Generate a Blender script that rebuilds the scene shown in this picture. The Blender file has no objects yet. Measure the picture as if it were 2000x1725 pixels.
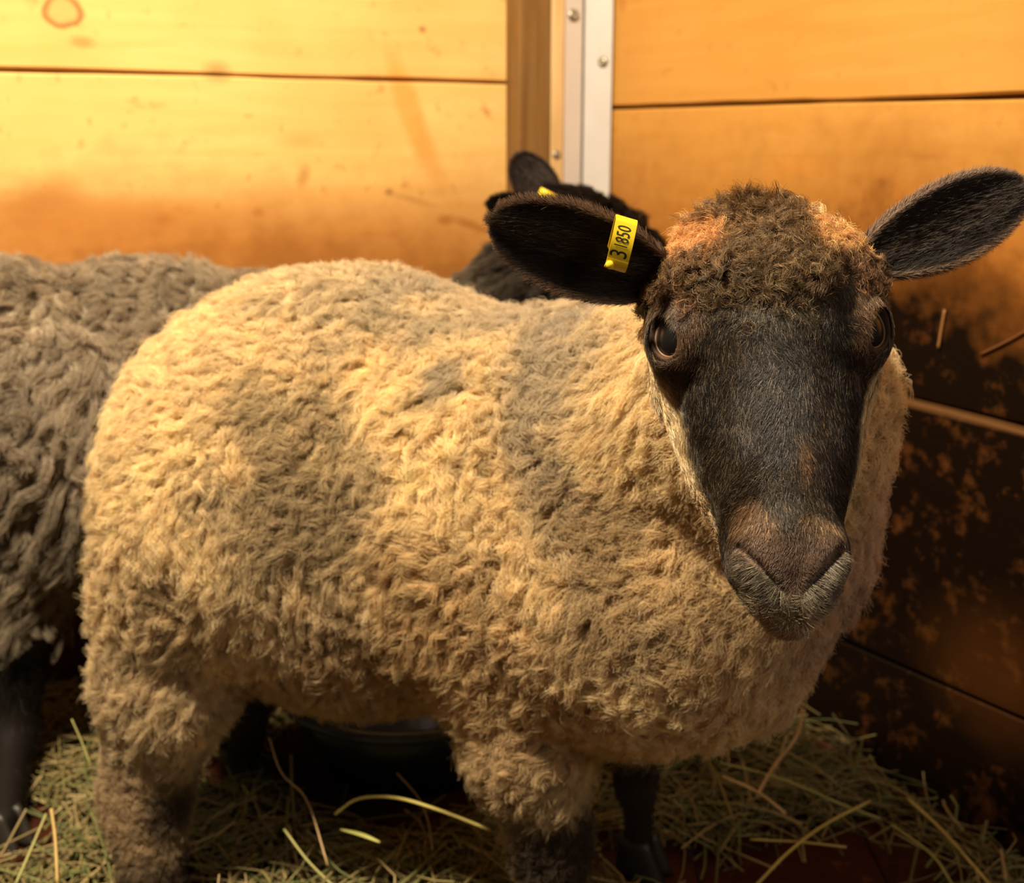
import bpy, math
import numpy as np
from mathutils import Vector, Matrix, kdtree

PI = math.pi
R = math.radians
scene = bpy.context.scene
COL = scene.collection

# ------------------------------------------------------------------ camera
PITCH = R(14.5)
CAM_H = 0.77
FPX = 2323.0
cam_data = bpy.data.cameras.new('camera')
cam = bpy.data.objects.new('camera', cam_data)
COL.objects.link(cam)
cam.location = (0, 0, CAM_H)
cam.rotation_euler = (PI / 2 - PITCH, 0, 0)
cam_data.sensor_width = 36
cam_data.lens = FPX / 2000 * 36
cam_data.clip_start = 0.02
cam_data.dof.use_dof = True
cam_data.dof.focus_distance = 0.70
cam_data.dof.aperture_fstop = 8.0
scene.camera = cam

# ------------------------------------------------------------------ light
scene.view_settings.view_transform = 'Standard'
scene.view_settings.look = 'None'
scene.view_settings.exposure = 0.0
scene.view_settings.gamma = 1.0
world = bpy.data.worlds.new('world')
scene.world = world
world.use_nodes = True
world.node_tree.nodes['Background'].inputs[0].default_value = (1.0, 0.80, 0.62, 1)
world.node_tree.nodes['Background'].inputs[1].default_value = 0.07


def area_light(name, loc, target, size, power, color):
    d = bpy.data.lights.new(name, 'AREA')
    d.shape = 'DISK'
    d.size = size
    d.energy = power
    d.color = color
    o = bpy.data.objects.new(name, d)
    COL.objects.link(o)
    o.location = loc
    o.rotation_euler = (Vector(target) - Vector(loc)).to_track_quat('-Z', 'Y').to_euler()
    return o


area_light('barn_lamp', (-0.50, 0.50, 1.85), (-0.2, 1.3, 0.6), 0.16, 63, (1.0, 0.83, 0.60))
area_light('added_fill', (0.95, -0.35, 1.35), (0.2, 1.0, 0.5), 0.5, 4.0, (1.0, 0.87, 0.76))  # unseen fill added to lift the right cheek, neck and chest

rng = np.random.default_rng(7)

# ------------------------------------------------------------------ helpers
SP, CP = math.sin(PITCH), math.cos(PITCH)


def at(px, py, Y):
    """world point seen at photo pixel (px,py), at distance Y along the pen"""
    a = (px - 1000) / FPX
    b = -(py - 862.5) / FPX
    d = np.array([a, CP + b * SP, -SP + b * CP])
    return np.array([0, 0, CAM_H]) + d * (Y / d[1])


def floor_pt(px, py, z=0.0):
    a = (px - 1000) / FPX
    b = -(py - 862.5) / FPX
    d = np.array([a, CP + b * SP, -SP + b * CP])
    return np.array([0, 0, CAM_H]) + d * ((z - CAM_H) / d[2])


def nrm(v):
    v = np.asarray(v, float)
    return v / np.maximum(np.linalg.norm(v, axis=-1, keepdims=True), 1e-9)


def _hash(ix, iy, iz, seed):
    h = (ix * 374761393 + iy * 668265263 + iz * 2147483647 + seed * 974711) & 0x7fffffff
    h = ((h ^ (h >> 13)) * 1274126177) & 0x7fffffff
    h = h ^ (h >> 16)
    return (h & 0xffff) / 65535.0


def noise(p, scale, seed=0):
    q = np.asarray(p, float) * scale + 1000.0
    i = np.floor(q).astype(np.int64)
    f = q - i
    f = f * f * (3 - 2 * f)
    out = 0
    for dx in (0, 1):
        for dy in (0, 1):
            for dz in (0, 1):
                w = (f[..., 0] if dx else 1 - f[..., 0]) * (f[..., 1] if dy else 1 - f[..., 1]) * (f[..., 2] if dz else 1 - f[..., 2])
                out = out + w * _hash(i[..., 0] + dx, i[..., 1] + dy, i[..., 2] + dz, seed)
    return out


def vnoise(p, scale, seed=0):
    return np.stack([noise(p, scale, seed + k * 17) - 0.5 for k in range(3)], -1) * 2


def sstep(x, a, b):
    t = np.clip((x - a) / (b - a), 0, 1)
    return t * t * (3 - 2 * t)


def mesh_obj(name, verts, faces, mat=None, parent=None, smooth=True):
    me = bpy.data.meshes.new(name)
    me.from_pydata([tuple(map(float, v)) for v in verts], [], [tuple(map(int, f)) for f in faces])
    me.update()
    if smooth:
        me.polygons.foreach_set('use_smooth', [True] * len(me.polygons))
    if mat:
        me.materials.append(mat)
    o = bpy.data.objects.new(name, me)
    COL.objects.link(o)
    if parent:
        o.parent = parent
    return o


def tag(o, label=None, cat=None, group=None, kind=None):
    if label: o['label'] = label
    if cat: o['category'] = cat
    if group: o['group'] = group
    if kind: o['kind'] = kind
    return o


def tube(pts, rad, seg=6, flat=1.0, caps=True):
    """closed tube along a polyline, rad scalar or list"""
    pts = np.asarray(pts, float)
    n = len(pts)
    rad = np.full(n, rad) if np.isscalar(rad) else np.asarray(rad, float)
    T = nrm(np.gradient(pts, axis=0))
    ref = np.array([0, 0, 1.0]) if abs(T[0][2]) < 0.9 else np.array([1.0, 0, 0])
    V, F = [], []
    u = nrm(np.cross(T[0], ref))
    for i in range(n):
        u = nrm(u - T[i] * np.dot(u, T[i]))
        w = np.cross(T[i], u)
        for k in range(seg):
            a = 2 * PI * k / seg
            V.append(pts[i] + rad[i] * (math.cos(a) * u + flat * math.sin(a) * w))
    for i in range(n - 1):
        for k in range(seg):
            a, b = i * seg + k, i * seg + (k + 1) % seg
            F.append((a, b, b + seg, a + seg))
    if caps:
        F.append(tuple(range(seg - 1, -1, -1)))
        F.append(tuple(range((n - 1) * seg, n * seg)))
    return V, F


def join(parts):
    V, F = [], []
    for v, f in parts:
        k = len(V)
        V.extend(v)
        F.extend([tuple(i + k for i in q) for q in f])
    return V, F


def smooth_line(pts, n=24):
    """catmull-rom through the points"""
    P = np.asarray(pts, float)
    P = np.vstack([2 * P[0] - P[1], P, 2 * P[-1] - P[-2]])
    out = []
    m = len(P) - 3
    for t in np.linspace(0, m - 1e-6, n):
        i = int(t)
        u = t - i
        a, b, c, d = P[i], P[i + 1], P[i + 2], P[i + 3]
        out.append(0.5 * (2 * b + (c - a) * u + (2 * a - 5 * b + 4 * c - d) * u * u + (3 * b - a - 3 * c + d) * u ** 3))
    return np.array(out)


def ellipsoid(c, r, rot=None, nu=24, nv=14):
    V, F = [], []
    rot = np.eye(3) if rot is None else rot
    c = np.asarray(c, float)
    for j in range(nv + 1):
        th = PI * j / nv
        for i in range(nu):
            ph = 2 * PI * i / nu
            p = np.array([math.sin(th) * math.cos(ph) * r[0], math.sin(th) * math.sin(ph) * r[1], math.cos(th) * r[2]])
            V.append(c + rot @ p)
    for j in range(nv):
        for i in range(nu):
            a = j * nu + i
            b = j * nu + (i + 1) % nu
            F.append((a, a + nu, b + nu, b))
    return V, F


# ------------------------------------------------------------------ materials
def new_mat(name):
    m = bpy.data.materials.new(name)
    m.use_nodes = True
    nt = m.node_tree
    return m, nt, nt.nodes['Principled BSDF'], nt.nodes, nt.links


def simple(name, col, rough=0.5, metal=0.0, spec=0.5, noise_scale=0, noise_amt=0.0, bump=0.0, coat=0):
    m, nt, b, N, L = new_mat(name)
    b.inputs['Base Color'].default_value = (*col, 1)
    b.inputs['Roughness'].default_value = rough
    b.inputs['Metallic'].default_value = metal
    b.inputs['Specular IOR Level'].default_value = spec
    b.inputs['Coat Weight'].default_value = coat
    if noise_scale:
        tc = N.new('ShaderNodeTexCoord')
        nz = N.new('ShaderNodeTexNoise')
        nz.inputs['Scale'].default_value = noise_scale
        nz.inputs['Detail'].default_value = 6
        L.new(tc.outputs['Object'], nz.inputs['Vector'])
        mx = N.new('ShaderNodeMixRGB')
        mx.blend_type = 'MIX'
        mx.inputs[1].default_value = (*[c * (1 - noise_amt) for c in col], 1)
        mx.inputs[2].default_value = (*[min(1, c * (1 + noise_amt)) for c in col], 1)
        L.new(nz.outputs['Fac'], mx.inputs[0])
        L.new(mx.outputs[0], b.inputs['Base Color'])
        if bump:
            bp = N.new('ShaderNodeBump')
            bp.inputs['Strength'].default_value = bump
            bp.inputs['Distance'].default_value = 0.004
            L.new(nz.outputs['Fac'], bp.inputs['Height'])
            L.new(bp.outputs[0], b.inputs['Normal'])
    return m


def hair_mat(name, rough=0.45, spec=0.25, translucent=0.25):
    m, nt, b, N, L = new_mat(name)
    at_ = N.new('ShaderNodeAttribute')
    at_.attribute_name = 'col'
    L.new(at_.outputs['Color'], b.inputs['Base Color'])
    b.inputs['Roughness'].default_value = rough
    b.inputs['Specular IOR Level'].default_value = spec
    tr = N.new('ShaderNodeBsdfTranslucent')
    L.new(at_.outputs['Color'], tr.inputs['Color'])
    mx = N.new('ShaderNodeMixShader')
    mx.inputs[0].default_value = translucent
    L.new(b.outputs[0], mx.inputs[1])
    L.new(tr.outputs[0], mx.inputs[2])
    L.new(mx.outputs[0], N['Material Output'].inputs['Surface'])
    return m


def skin_mat(name):
    m, nt, b, N, L = new_mat(name)
    at_ = N.new('ShaderNodeAttribute')
    at_.attribute_name = 'col'
    L.new(at_.outputs['Color'], b.inputs['Base Color'])
    b.inputs['Roughness'].default_value = 0.7
    b.inputs['Specular IOR Level'].default_value = 0.12
    tc = N.new('ShaderNodeTexCoord')
    nz = N.new('ShaderNodeTexNoise')
    nz.inputs['Scale'].default_value = 260
    nz.inputs['Detail'].default_value = 4
    bp = N.new('ShaderNodeBump')
    bp.inputs['Strength'].default_value = 0.35
    bp.inputs['Distance'].default_value = 0.001
    L.new(tc.outputs['Object'], nz.inputs['Vector'])
    L.new(nz.outputs['Fac'], bp.inputs['Height'])
    L.new(bp.outputs[0], b.inputs['Normal'])
    return m


MAT_WOOL = hair_mat('wool', 0.6, 0.12, 0.4)
MAT_FUR = hair_mat('short_fur', 0.36, 0.38, 0.10)
MAT_SKIN = skin_mat('skin')
MAT_EYE = simple('eyeball', (0.008, 0.007, 0.007), 0.28, spec=0.4)
MAT_IRIS = simple('iris', (0.05, 0.028, 0.012), 0.1, coat=0.6)
MAT_LID = simple('eyelid', (0.16, 0.085, 0.045), 0.45, noise_scale=300, noise_amt=0.3)
MAT_TAG = simple('tag_plastic', (0.92, 0.66, 0.02), 0.35, noise_scale=60, noise_amt=0.08)
MAT_INK = simple('tag_ink', (0.02, 0.018, 0.01), 0.6)
MAT_METAL = simple('painted_metal', (0.66, 0.62, 0.58), 0.42, metal=0.25, noise_scale=25, noise_amt=0.10)
MAT_SCREW = simple('screw_steel', (0.36, 0.33, 0.25), 0.4, metal=0.8, noise_scale=200, noise_amt=0.3)
MAT_HOOF = simple('hoof_horn', (0.03, 0.024, 0.018), 0.45, noise_scale=80, noise_amt=0.4)
MAT_TUB = simple('black_rubber', (0.018, 0.019, 0.022), 0.32, noise_scale=30, noise_amt=0.4, bump=0.2)
MAT_RIM = simple('rim_sheen_rubber', (0.05, 0.06, 0.08), 0.25, noise_scale=40, noise_amt=0.6, bump=0.3)  # lighter blue-grey carries a painted highlight on the tub rim
MAT_GAP = simple('dark_gap', (0.03, 0.016, 0.006), 0.9)


def wood_mat(name, axis, base_a, base_b, dirt_shade_z=None, stain=None, knots=(), grain_amt=0.5, rough=0.55, cut=True, dirt_shade_col=(0.007, 0.0032, 0.0015), scuff=(0.12, 0.042, 0.010), late=()):
    """axis: unit vector of the board length in world; dirt_shade_z=(z0,z1) height where dark soiling with painted-in shade fades in"""
    m, nt, b, N, L = new_mat(name)
    tc = N.new('ShaderNodeTexCoord')
    # frame: rotate so board length lies on X
    mp = N.new('ShaderNodeMapping')
    mp.vector_type = 'TEXTURE'
    mp.inputs['Rotation'].default_value = (0, 0, math.atan2(axis[1], axis[0]))
    L.new(tc.outputs['Object'], mp.inputs['Vector'])
    st = N.new('ShaderNodeMapping')
    st.inputs['Scale'].default_value = (1.2, 12, 14)
    L.new(mp.outputs[0], st.inputs['Vector'])
    g = N.new('ShaderNodeTexNoise')
    g.inputs['Scale'].default_value = 3.0
    g.inputs['Detail'].default_value = 5
    g.inputs['Distortion'].default_value = 0.6
    L.new(st.outputs[0], g.inputs['Vector'])
    big = N.new('ShaderNodeTexNoise')
    big.inputs['Scale'].default_value = 5.5
    big.inputs['Detail'].default_value = 3
    L.new(mp.outputs[0], big.inputs['Vector'])

    def mix(fac, c1, c2, mode='MIX', f=None):
        x = N.new('ShaderNodeMixRGB')
        x.blend_type = mode
        if hasattr(fac, 'links'):
            L.new(fac, x.inputs[0])
        else:
            x.inputs[0].default_value = fac
        for k, c in ((1, c1), (2, c2)):
            if hasattr(c, 'links'):
                L.new(c, x.inputs[k])
            else:
                x.inputs[k].default_value = (*c, 1)
        return x.outputs[0]

    def ramp(src, a, b_, lo=0.0, hi=1.0):
        x = N.new('ShaderNodeMapRange')
        x.inputs['From Min'].default_value = a
        x.inputs['From Max'].default_value = b_
        x.inputs['To Min'].default_value = lo
        x.inputs['To Max'].default_value = hi
        L.new(src, x.inputs['Value'])
        return x.outputs[0]

    def math_(op, a, b_=None):
        x = N.new('ShaderNodeMath')
        x.operation = op
        for k, v in ((0, a), (1, b_)):
            if v is None:
                continue
            if hasattr(v, 'links'):
                L.new(v, x.inputs[k])
            else:
                x.inputs[k].default_value = v
        return x.outputs[0]

    col = mix(ramp(g.outputs['Fac'], 0.35, 0.7, 0, grain_amt), base_a, base_b)
    col = mix(ramp(big.outputs['Fac'], 0.45, 0.8, 0, 0.55), col, tuple(0.8 * x + 0.2 * y for x, y in zip(base_b, (0.5, 0.18, 0.03))))
    # small flecks
    fl = N.new('ShaderNodeTexNoise')
    fl.inputs['Scale'].default_value = 38
    fl.inputs['Detail'].default_value = 3
    L.new(mp.outputs[0], fl.inputs['Vector'])
    col = mix(ramp(fl.outputs['Fac'], 0.62, 0.78, 0, 0.5), col, (0.34, 0.13, 0.03))
    # marks with a place of their own: (centre, (rx, ry, rz), colour, strength, softness, ring)
    def mark(col, c, r, kc, amt, soft, ring):
        sub = N.new('ShaderNodeVectorMath')
        sub.operation = 'SUBTRACT'
        L.new(mp.outputs[0], sub.inputs[0])
        ca, sa = axis[0], axis[1]
        lc = (c[0] * ca + c[1] * sa, -c[0] * sa + c[1] * ca, c[2])
        sub.inputs[1].default_value = lc
        tilt = N.new('ShaderNodeMapping')
        tilt.inputs['Rotation'].default_value = (0, r[3] if len(r) > 3 else 0, 0)
        L.new(sub.outputs[0], tilt.inputs['Vector'])
        sc = N.new('ShaderNodeVectorMath')
        sc.operation = 'DIVIDE'
        L.new(tilt.outputs[0], sc.inputs[0])
        sc.inputs[1].default_value = (r[0], 1.0, r[2])
        wob = N.new('ShaderNodeVectorMath')
        wob.operation = 'MULTIPLY_ADD'
        L.new(fl.outputs['Color'], wob.inputs[0])
        wob.inputs[1].default_value = (0.5, 0, 0.5)
        L.new(sc.outputs[0], wob.inputs[2])
        wob2 = N.new('ShaderNodeVectorMath')
        wob2.operation = 'SUBTRACT'
        L.new(wob.outputs[0], wob2.inputs[0])
        wob2.inputs[1].default_value = (0.25, 0, 0.25)
        ln = N.new('ShaderNodeVectorMath')
        ln.operation = 'LENGTH'
        L.new(wob2.outputs[0], ln.inputs[0])
        f = ramp(ln.outputs['Value'], 1 + soft, 1 - soft, 0, amt)
        col = mix(f, col, kc)
        if ring:
            f2 = math_('MULTIPLY', ramp(ln.outputs['Value'], 0.6, 0.9), ramp(ln.outputs['Value'], 1.15, 0.9))
            col = mix(math_('MULTIPLY', f2, 0.75), col, (0.20, 0.07, 0.015))
        return col
    for k_ in knots:
        col = mark(col, *k_)
    if dirt_shade_z:
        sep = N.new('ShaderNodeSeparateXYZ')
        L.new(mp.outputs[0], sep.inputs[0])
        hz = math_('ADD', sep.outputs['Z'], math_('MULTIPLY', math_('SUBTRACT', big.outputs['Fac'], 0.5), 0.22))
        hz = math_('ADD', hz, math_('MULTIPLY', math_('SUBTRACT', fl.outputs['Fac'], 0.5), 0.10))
        d = ramp(hz, dirt_shade_z[1], dirt_shade_z[0], 0, 1.0)
        col = mix(ramp(hz, dirt_shade_z[1] + 0.13, dirt_shade_z[1] - 0.06, 0, 0.9), col, tuple(x * k for x, k in zip(base_b, (0.50, 0.34, 0.25))))
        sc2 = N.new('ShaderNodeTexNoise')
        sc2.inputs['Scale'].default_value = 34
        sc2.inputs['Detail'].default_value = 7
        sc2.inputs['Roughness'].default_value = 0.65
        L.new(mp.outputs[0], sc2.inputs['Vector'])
        dc = mix(ramp(sc2.outputs['Fac'], 0.54, 0.76, 0, 0.9), dirt_shade_col, scuff)
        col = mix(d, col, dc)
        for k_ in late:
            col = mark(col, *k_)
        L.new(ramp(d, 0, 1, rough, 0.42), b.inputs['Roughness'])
    else:
        b.inputs['Roughness'].default_value = rough
    L.new(col, b.inputs['Base Color'])
    b.inputs['Specular IOR Level'].default_value = 0.12
    bp = N.new('ShaderNodeBump')
    bp.inputs['Strength'].default_value = 0.25
    bp.inputs['Distance'].default_value = 0.003
    L.new(g.outputs['Fac'], bp.inputs['Height'])
    L.new(bp.outputs[0], b.inputs['Normal'])
    return m


# ------------------------------------------------------------------ the pen: walls
CORNER = np.array([0.114, 1.95])
LDIR = np.array([-math.cos(R(25)), -math.sin(R(25))])       # from the corner along the left wall
LN = np.array([math.sin(R(25)), -math.cos(R(25))])          # into the pen
RDIR = nrm(np.array([0.5, 1.26]) - CORNER)                  # from the corner along the right wall
RN = np.array([-RDIR[1], RDIR[0]]) * 1.0
if np.dot(RN, np.array([0, 0]) - CORNER) < 0:
    RN = -RN


def wall_hit(px, py, org, dr, nn, off=0.0):
    """point of a wall plane seen at a photo pixel: (distance along the wall, height, world point)"""
    a = (px - 1000) / FPX
    b = -(py - 862.5) / FPX
    d = np.array([a, CP + b * SP, -SP + b * CP])
    o = np.append(org + nn * off, 0)
    n3 = np.append(nn, 0)
    c = np.array([0, 0, CAM_H])
    t = np.dot(o - c, n3) / np.dot(d, n3)
    p = c + d * t
    return float(np.dot(p[:2] - org, dr)), float(p[2]), p


def lw(px, py, off=0.0):
    return wall_hit(px, py, CORNER, LDIR, LN, off)


def rw(px, py, off=0.0):
    return wall_hit(px, py, CORNER, RDIR, RN, off)


def board(org, dr, nn, s0, s1, zlo, zhi, t0, t1, bev=0.003, nseg=30, seed=0, wav=0.0015):
    """one horizontal board; zlo/zhi are (z at s0, z at s1); returns verts, faces (closed box, chamfered front edges)"""
    V, F = [], []
    rows = []
    lr = np.random.default_rng(seed)
    w = np.convolve(lr.normal(0, 1, nseg + 9), np.ones(5) / 5, 'same')[4:4 + nseg + 1] * wav
    w2 = np.convolve(lr.normal(0, 1, nseg + 9), np.ones(5) / 5, 'same')[4:4 + nseg + 1] * wav
    for i in range(nseg + 1):
        f = i / nseg
        s = s0 + (s1 - s0) * f
        zl = zlo[0] + (zlo[1] - zlo[0]) * f + w[i]
        zh = zhi[0] + (zhi[1] - zhi[0]) * f + w2[i]
        prof = [(t0, zl), (t1 - bev, zl), (t1, zl + bev), (t1, zh - bev), (t1 - bev, zh), (t0, zh)]
        base = len(V)
        for t, z in prof:
            p = org + dr * s + nn * t
            V.append((p[0], p[1], z))
        rows.append(base)
    for i in range(nseg):
        a, b = rows[i], rows[i + 1]
        for k in range(6):
            k2 = (k + 1) % 6
            F.append((a + k, a + k2, b + k2, b + k))
    F.append(tuple(range(rows[0] + 5, rows[0] - 1, -1)))
    F.append(tuple(range(rows[-1], rows[-1] + 6)))
    return V, F


def line_z(f, pts):
    """height line through two photo points on a wall -> z at s (linear)"""
    (s0, z0, _), (s1, z1, _) = f(*pts[0]), f(*pts[1])
    k = (z1 - z0) / (s1 - s0)
    return lambda s: z0 + k * (s - s0)


# left wall boards
seamL = line_z(lw, ((0, 137), (1012, 163)))
sL0, sL1 = 0.02, 1.45
LB = []
gap = 0.0022
zs = [lambda s: 0.0, lambda s: seamL(s) - 0.66, lambda s: seamL(s) - 0.34, seamL, lambda s: seamL(s) + 0.30, lambda s: seamL(s) + 0.60]
for k in range(5):
    lo, hi = zs[k], zs[k + 1]
    if k == 0 and hi(sL0) < 0.05:
        continue
    LB.append(board(CORNER, LDIR, LN, sL0, sL1, (max(0, lo(sL0) + gap), max(0, lo(sL1) + gap)), (hi(sL0) - gap, hi(sL1) - gap), -0.024, 0.0, seed=k))
LB.append(board(CORNER, LDIR, LN, sL0 - 0.02, sL1, (0, 0), (1.35, 1.35), -0.05, -0.026, seed=50))
LB_V, LB_F = join(LB)


def lk(px, py, rx, rz, col, amt, soft=0.3, ring=False, tilt=0.0):
    p = lw(px, py)[2]
    return (p, (rx, 1, rz, tilt), col, amt, soft, ring)


BR = (0.42, 0.17, 0.035)
left_marks = [
    lk(122, 22, 0.024, 0.021, (0.70, 0.40, 0.13), 0.8, 0.12, True),
    lk(160, 82, 0.014, 0.007, (0.55, 0.20, 0.04), 0.6, 0.5),
    lk(825, 57, 0.006, 0.005, (0.28, 0.15, 0.06), 0.7, 0.4),
    lk(425, 140, 0.016, 0.012, (0.35, 0.17, 0.05), 0.6, 0.6),
    lk(800, 215, 0.018, 0.085, (0.74, 0.33, 0.06), 0.62, 0.35, False, -0.33),
    lk(835, 290, 0.013, 0.06, (0.74, 0.36, 0.08), 0.5, 0.5, False, -0.38),
    lk(592, 345, 0.008, 0.016, (0.42, 0.2, 0.06), 0.6, 0.5, False, 0.4),
    lk(582, 275, 0.026, 0.008, (0.6, 0.28, 0.06), 0.35, 0.7),
    lk(760, 375, 0.006, 0.005, (0.2, 0.12, 0.06), 0.7, 0.5),
    lk(805, 390, 0.028, 0.004, (0.28, 0.15, 0.05), 0.5, 0.8, False, 0.25),
    lk(870, 430, 0.012, 0.007, (0.18, 0.09, 0.03), 0.75, 0.5),
    lk(915, 438, 0.028, 0.006, (0.16, 0.09, 0.04), 0.75, 0.6, False, 0.35),
    lk(955, 450, 0.022, 0.004, (0.16, 0.09, 0.04), 0.7, 0.6, False, 0.2),
    lk(505, 415, 0.008, 0.006, (0.3, 0.13, 0.04), 0.6, 0.5),
    lk(318, 430, 0.013, 0.008, (0.28, 0.10, 0.03), 0.65, 0.6),
    lk(105, 385, 0.034, 0.022, (0.40, 0.15, 0.03), 0.5, 0.8),
    lk(30, 400, 0.06, 0.02, (0.36, 0.12, 0.02), 0.4, 0.9),
    lk(230, 420, 0.10, 0.018, (0.50, 0.19, 0.03), 0.45, 0.9),
    lk(20, 450, 0.16, 0.03, (0.42, 0.13, 0.02), 0.5, 0.9),
    lk(400, 490, 0.45, 0.055, (0.55, 0.20, 0.03), 0.75, 0.9),
]
MAT_LWALL = wood_mat('pine_boards', LDIR, (0.86, 0.56, 0.20), (0.80, 0.45, 0.12), knots=left_marks, grain_amt=0.55, dirt_shade_z=(0.30, 0.62), dirt_shade_col=(0.14, 0.05, 0.012), scuff=(0.4, 0.17, 0.04))
wl = mesh_obj('wall_left', LB_V, LB_F, MAT_LWALL, smooth=False)
tag(wl, 'wall of wide pale yellow pine boards behind the grey sheep', kind='structure')

# right wall boards
s1_ = line_z(rw, ((1200, 212), (2000, 188)))
s2_ = line_z(rw, ((1765, 778), (2000, 836)))
s3_ = line_z(rw, ((1640, 1243), (1985, 1392)))
sR0, sR1 = 0.0, 1.35
RB = [
    board(CORNER, RDIR, RN, sR0, sR1, (0, 0), (s3_(sR0) - gap, s3_(sR1) - gap), -0.024, 0.006, seed=11),
    board(CORNER, RDIR, RN, sR0, sR1, (s3_(sR0) + gap, s3_(sR1) + gap), (s2_(sR0), s2_(sR1)), -0.024, 0.010, seed=12),
    board(CORNER, RDIR, RN, sR0, sR1, (s2_(sR0) + gap, s2_(sR1) + gap), (s1_(sR0) - gap, s1_(sR1) - gap), -0.024, 0.0, seed=13),
    board(CORNER, RDIR, RN, sR0, sR1, (s1_(sR0) + gap, s1_(sR1) + gap), (s1_(sR0) + 0.3, s1_(sR1) + 0.3), -0.024, 0.0, seed=14),
    board(CORNER, RDIR, RN, sR0, sR1, (0, 0), (1.35, 1.35), -0.05, -0.026, seed=51),
]
RV, RF = join(RB)


def rk(px, py, rx, rz, col, amt, soft=0.3, ring=False, tilt=0.0):
    p = rw(px, py)[2]
    return (p, (rx, 1, rz, tilt), col, amt, soft, ring)


right_marks = [
    rk(1240, 232, 0.010, 0.005, (0.5, 0.2, 0.04), 0.5, 0.5),
    rk(1216, 8, 0.010, 0.012, (0.45, 0.18, 0.04), 0.6, 0.4),
    rk(1810, 305, 0.03, 0.004, (0.4, 0.16, 0.04), 0.5, 0.7),
    rk(1555, 330, 0.05, 0.012, (0.62, 0.26, 0.05), 0.45, 0.8),
    rk(1790, 210, 0.03, 0.006, (0.55, 0.24, 0.05), 0.45, 0.8),
    rk(1900, 480, 0.14, 0.05, (0.50, 0.19, 0.03), 0.5, 0.9),
]
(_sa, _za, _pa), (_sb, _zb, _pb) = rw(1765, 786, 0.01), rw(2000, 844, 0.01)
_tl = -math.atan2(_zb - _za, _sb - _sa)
late_marks = [(((_pa + _pb) / 2), (0.45, 1, 0.0042, _tl), (0.22, 0.10, 0.035), 0.5, 0.45, False),  # worn edge of the proud board, with light on its top painted in
              rk(1900, 1290, 0.05, 0.05, (0.08, 0.028, 0.006), 0.4, 0.9),
              rk(1985, 1330, 0.05, 0.06, (0.09, 0.03, 0.006), 0.45, 0.9)]
MAT_RWALL = wood_mat('soiled_shaded_boards', RDIR, (0.57, 0.295, 0.07), (0.49, 0.225, 0.042), late=late_marks, knots=right_marks, dirt_shade_z=(0.545, 0.675), grain_amt=0.5)  # dirt and cast shade on the lower boards share one dark colour
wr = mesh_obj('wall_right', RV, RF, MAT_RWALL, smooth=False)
tag(wr, 'right wall of wide boards, clean orange above and dark with dirt and painted-in shade below', kind='structure')

# floor
MAT_FLOOR = wood_mat('wet_floor', (1, 0, 0), (0.07, 0.02, 0.010), (0.035, 0.010, 0.006), grain_amt=0.8, rough=0.3)
FL = []
for k in range(16):
    x0 = -1.6 + k * 0.2
    v, f = [], []
    for (x, y, z) in ((x0, -0.4, 0), (x0 + 0.197, -0.4, 0), (x0 + 0.197, 2.2, 0), (x0, 2.2, 0), (x0, -0.4, -0.03), (x0 + 0.197, -0.4, -0.03), (x0 + 0.197, 2.2, -0.03), (x0, 2.2, -0.03)):
        v.append((x, y, z))
    f = [(0, 1, 2, 3), (7, 6, 5, 4), (0, 4, 5, 1), (1, 5, 6, 2), (2, 6, 7, 3), (3, 7, 4, 0)]
    FL.append((v, f))
fo = mesh_obj('floor', *join(FL), MAT_FLOOR, smooth=False)
tag(fo, 'dark reddish brown wet board floor under the hay', kind='structure')


# ------------------------------------------------------------------ corner trims
def upright(name, org, dr, nn, s0, s1, t0, t1, z0, z1, mat, bev=0.0015, parent=None):
    V, F = [], []
    prof = [(s0, t0), (s0, t1 - bev), (s0 + bev, t1), (s1 - bev, t1), (s1, t1 - bev), (s1, t0)]
    nz = 30
    for i in range(nz + 1):
        z = z0 + (z1 - z0) * i / nz
        for s, t in prof:
            p = org + dr * s + nn * t
            V.append((p[0], p[1], z))
    for i in range(nz):
        for k in range(6):
            k2 = (k + 1) % 6
            a = i * 6
            F.append((a + k, a + k2, a + 6 + k2, a + 6 + k))
    F.append((5, 4, 3, 2, 1, 0))
    F.append(tuple(range(nz * 6, nz * 6 + 6)))
    return mesh_obj(name, V, F, mat, parent, smooth=False)


sA1 = lw(1016, 150, 0.05)[0]
sA0 = lw(1077, 150, 0.05)[0]
MAT_POST = wood_mat('weathered_post', (0, 1), (0.24, 0.135, 0.045), (0.15, 0.075, 0.022), grain_amt=0.9)
MAT_BATTEN = wood_mat('pale_batten', (0, 1), (0.74, 0.52, 0.26), (0.56, 0.36, 0.14), grain_amt=0.8)
for mm in (MAT_POST, MAT_BATTEN):        # grain runs up the post
    for nd in mm.node_tree.nodes:
        if nd.type == 'MAPPING' and tuple(round(x) for x in nd.inputs['Scale'].default_value) == (1, 12, 14):
            nd.inputs['Scale'].default_value = (26, 26, 1.6)
t1o = upright('trim_1', CORNER, LDIR, LN, sA0 + 0.001, sA1, 0.0, 0.05, 0, 1.35, MAT_POST)
tag(t1o, 'brown weathered wooden corner post left of the pale batten', kind='structure')
sB1 = sA0
sB0 = lw(1102, 150, 0.052)[0]
t2o = upright('trim_2', CORNER, LDIR, LN, sB0, sB1, 0.0, 0.052, 0, 1.35, MAT_BATTEN)
tag(t2o, 'pale wooden batten between the corner post and the metal strip', kind='structure')


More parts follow.
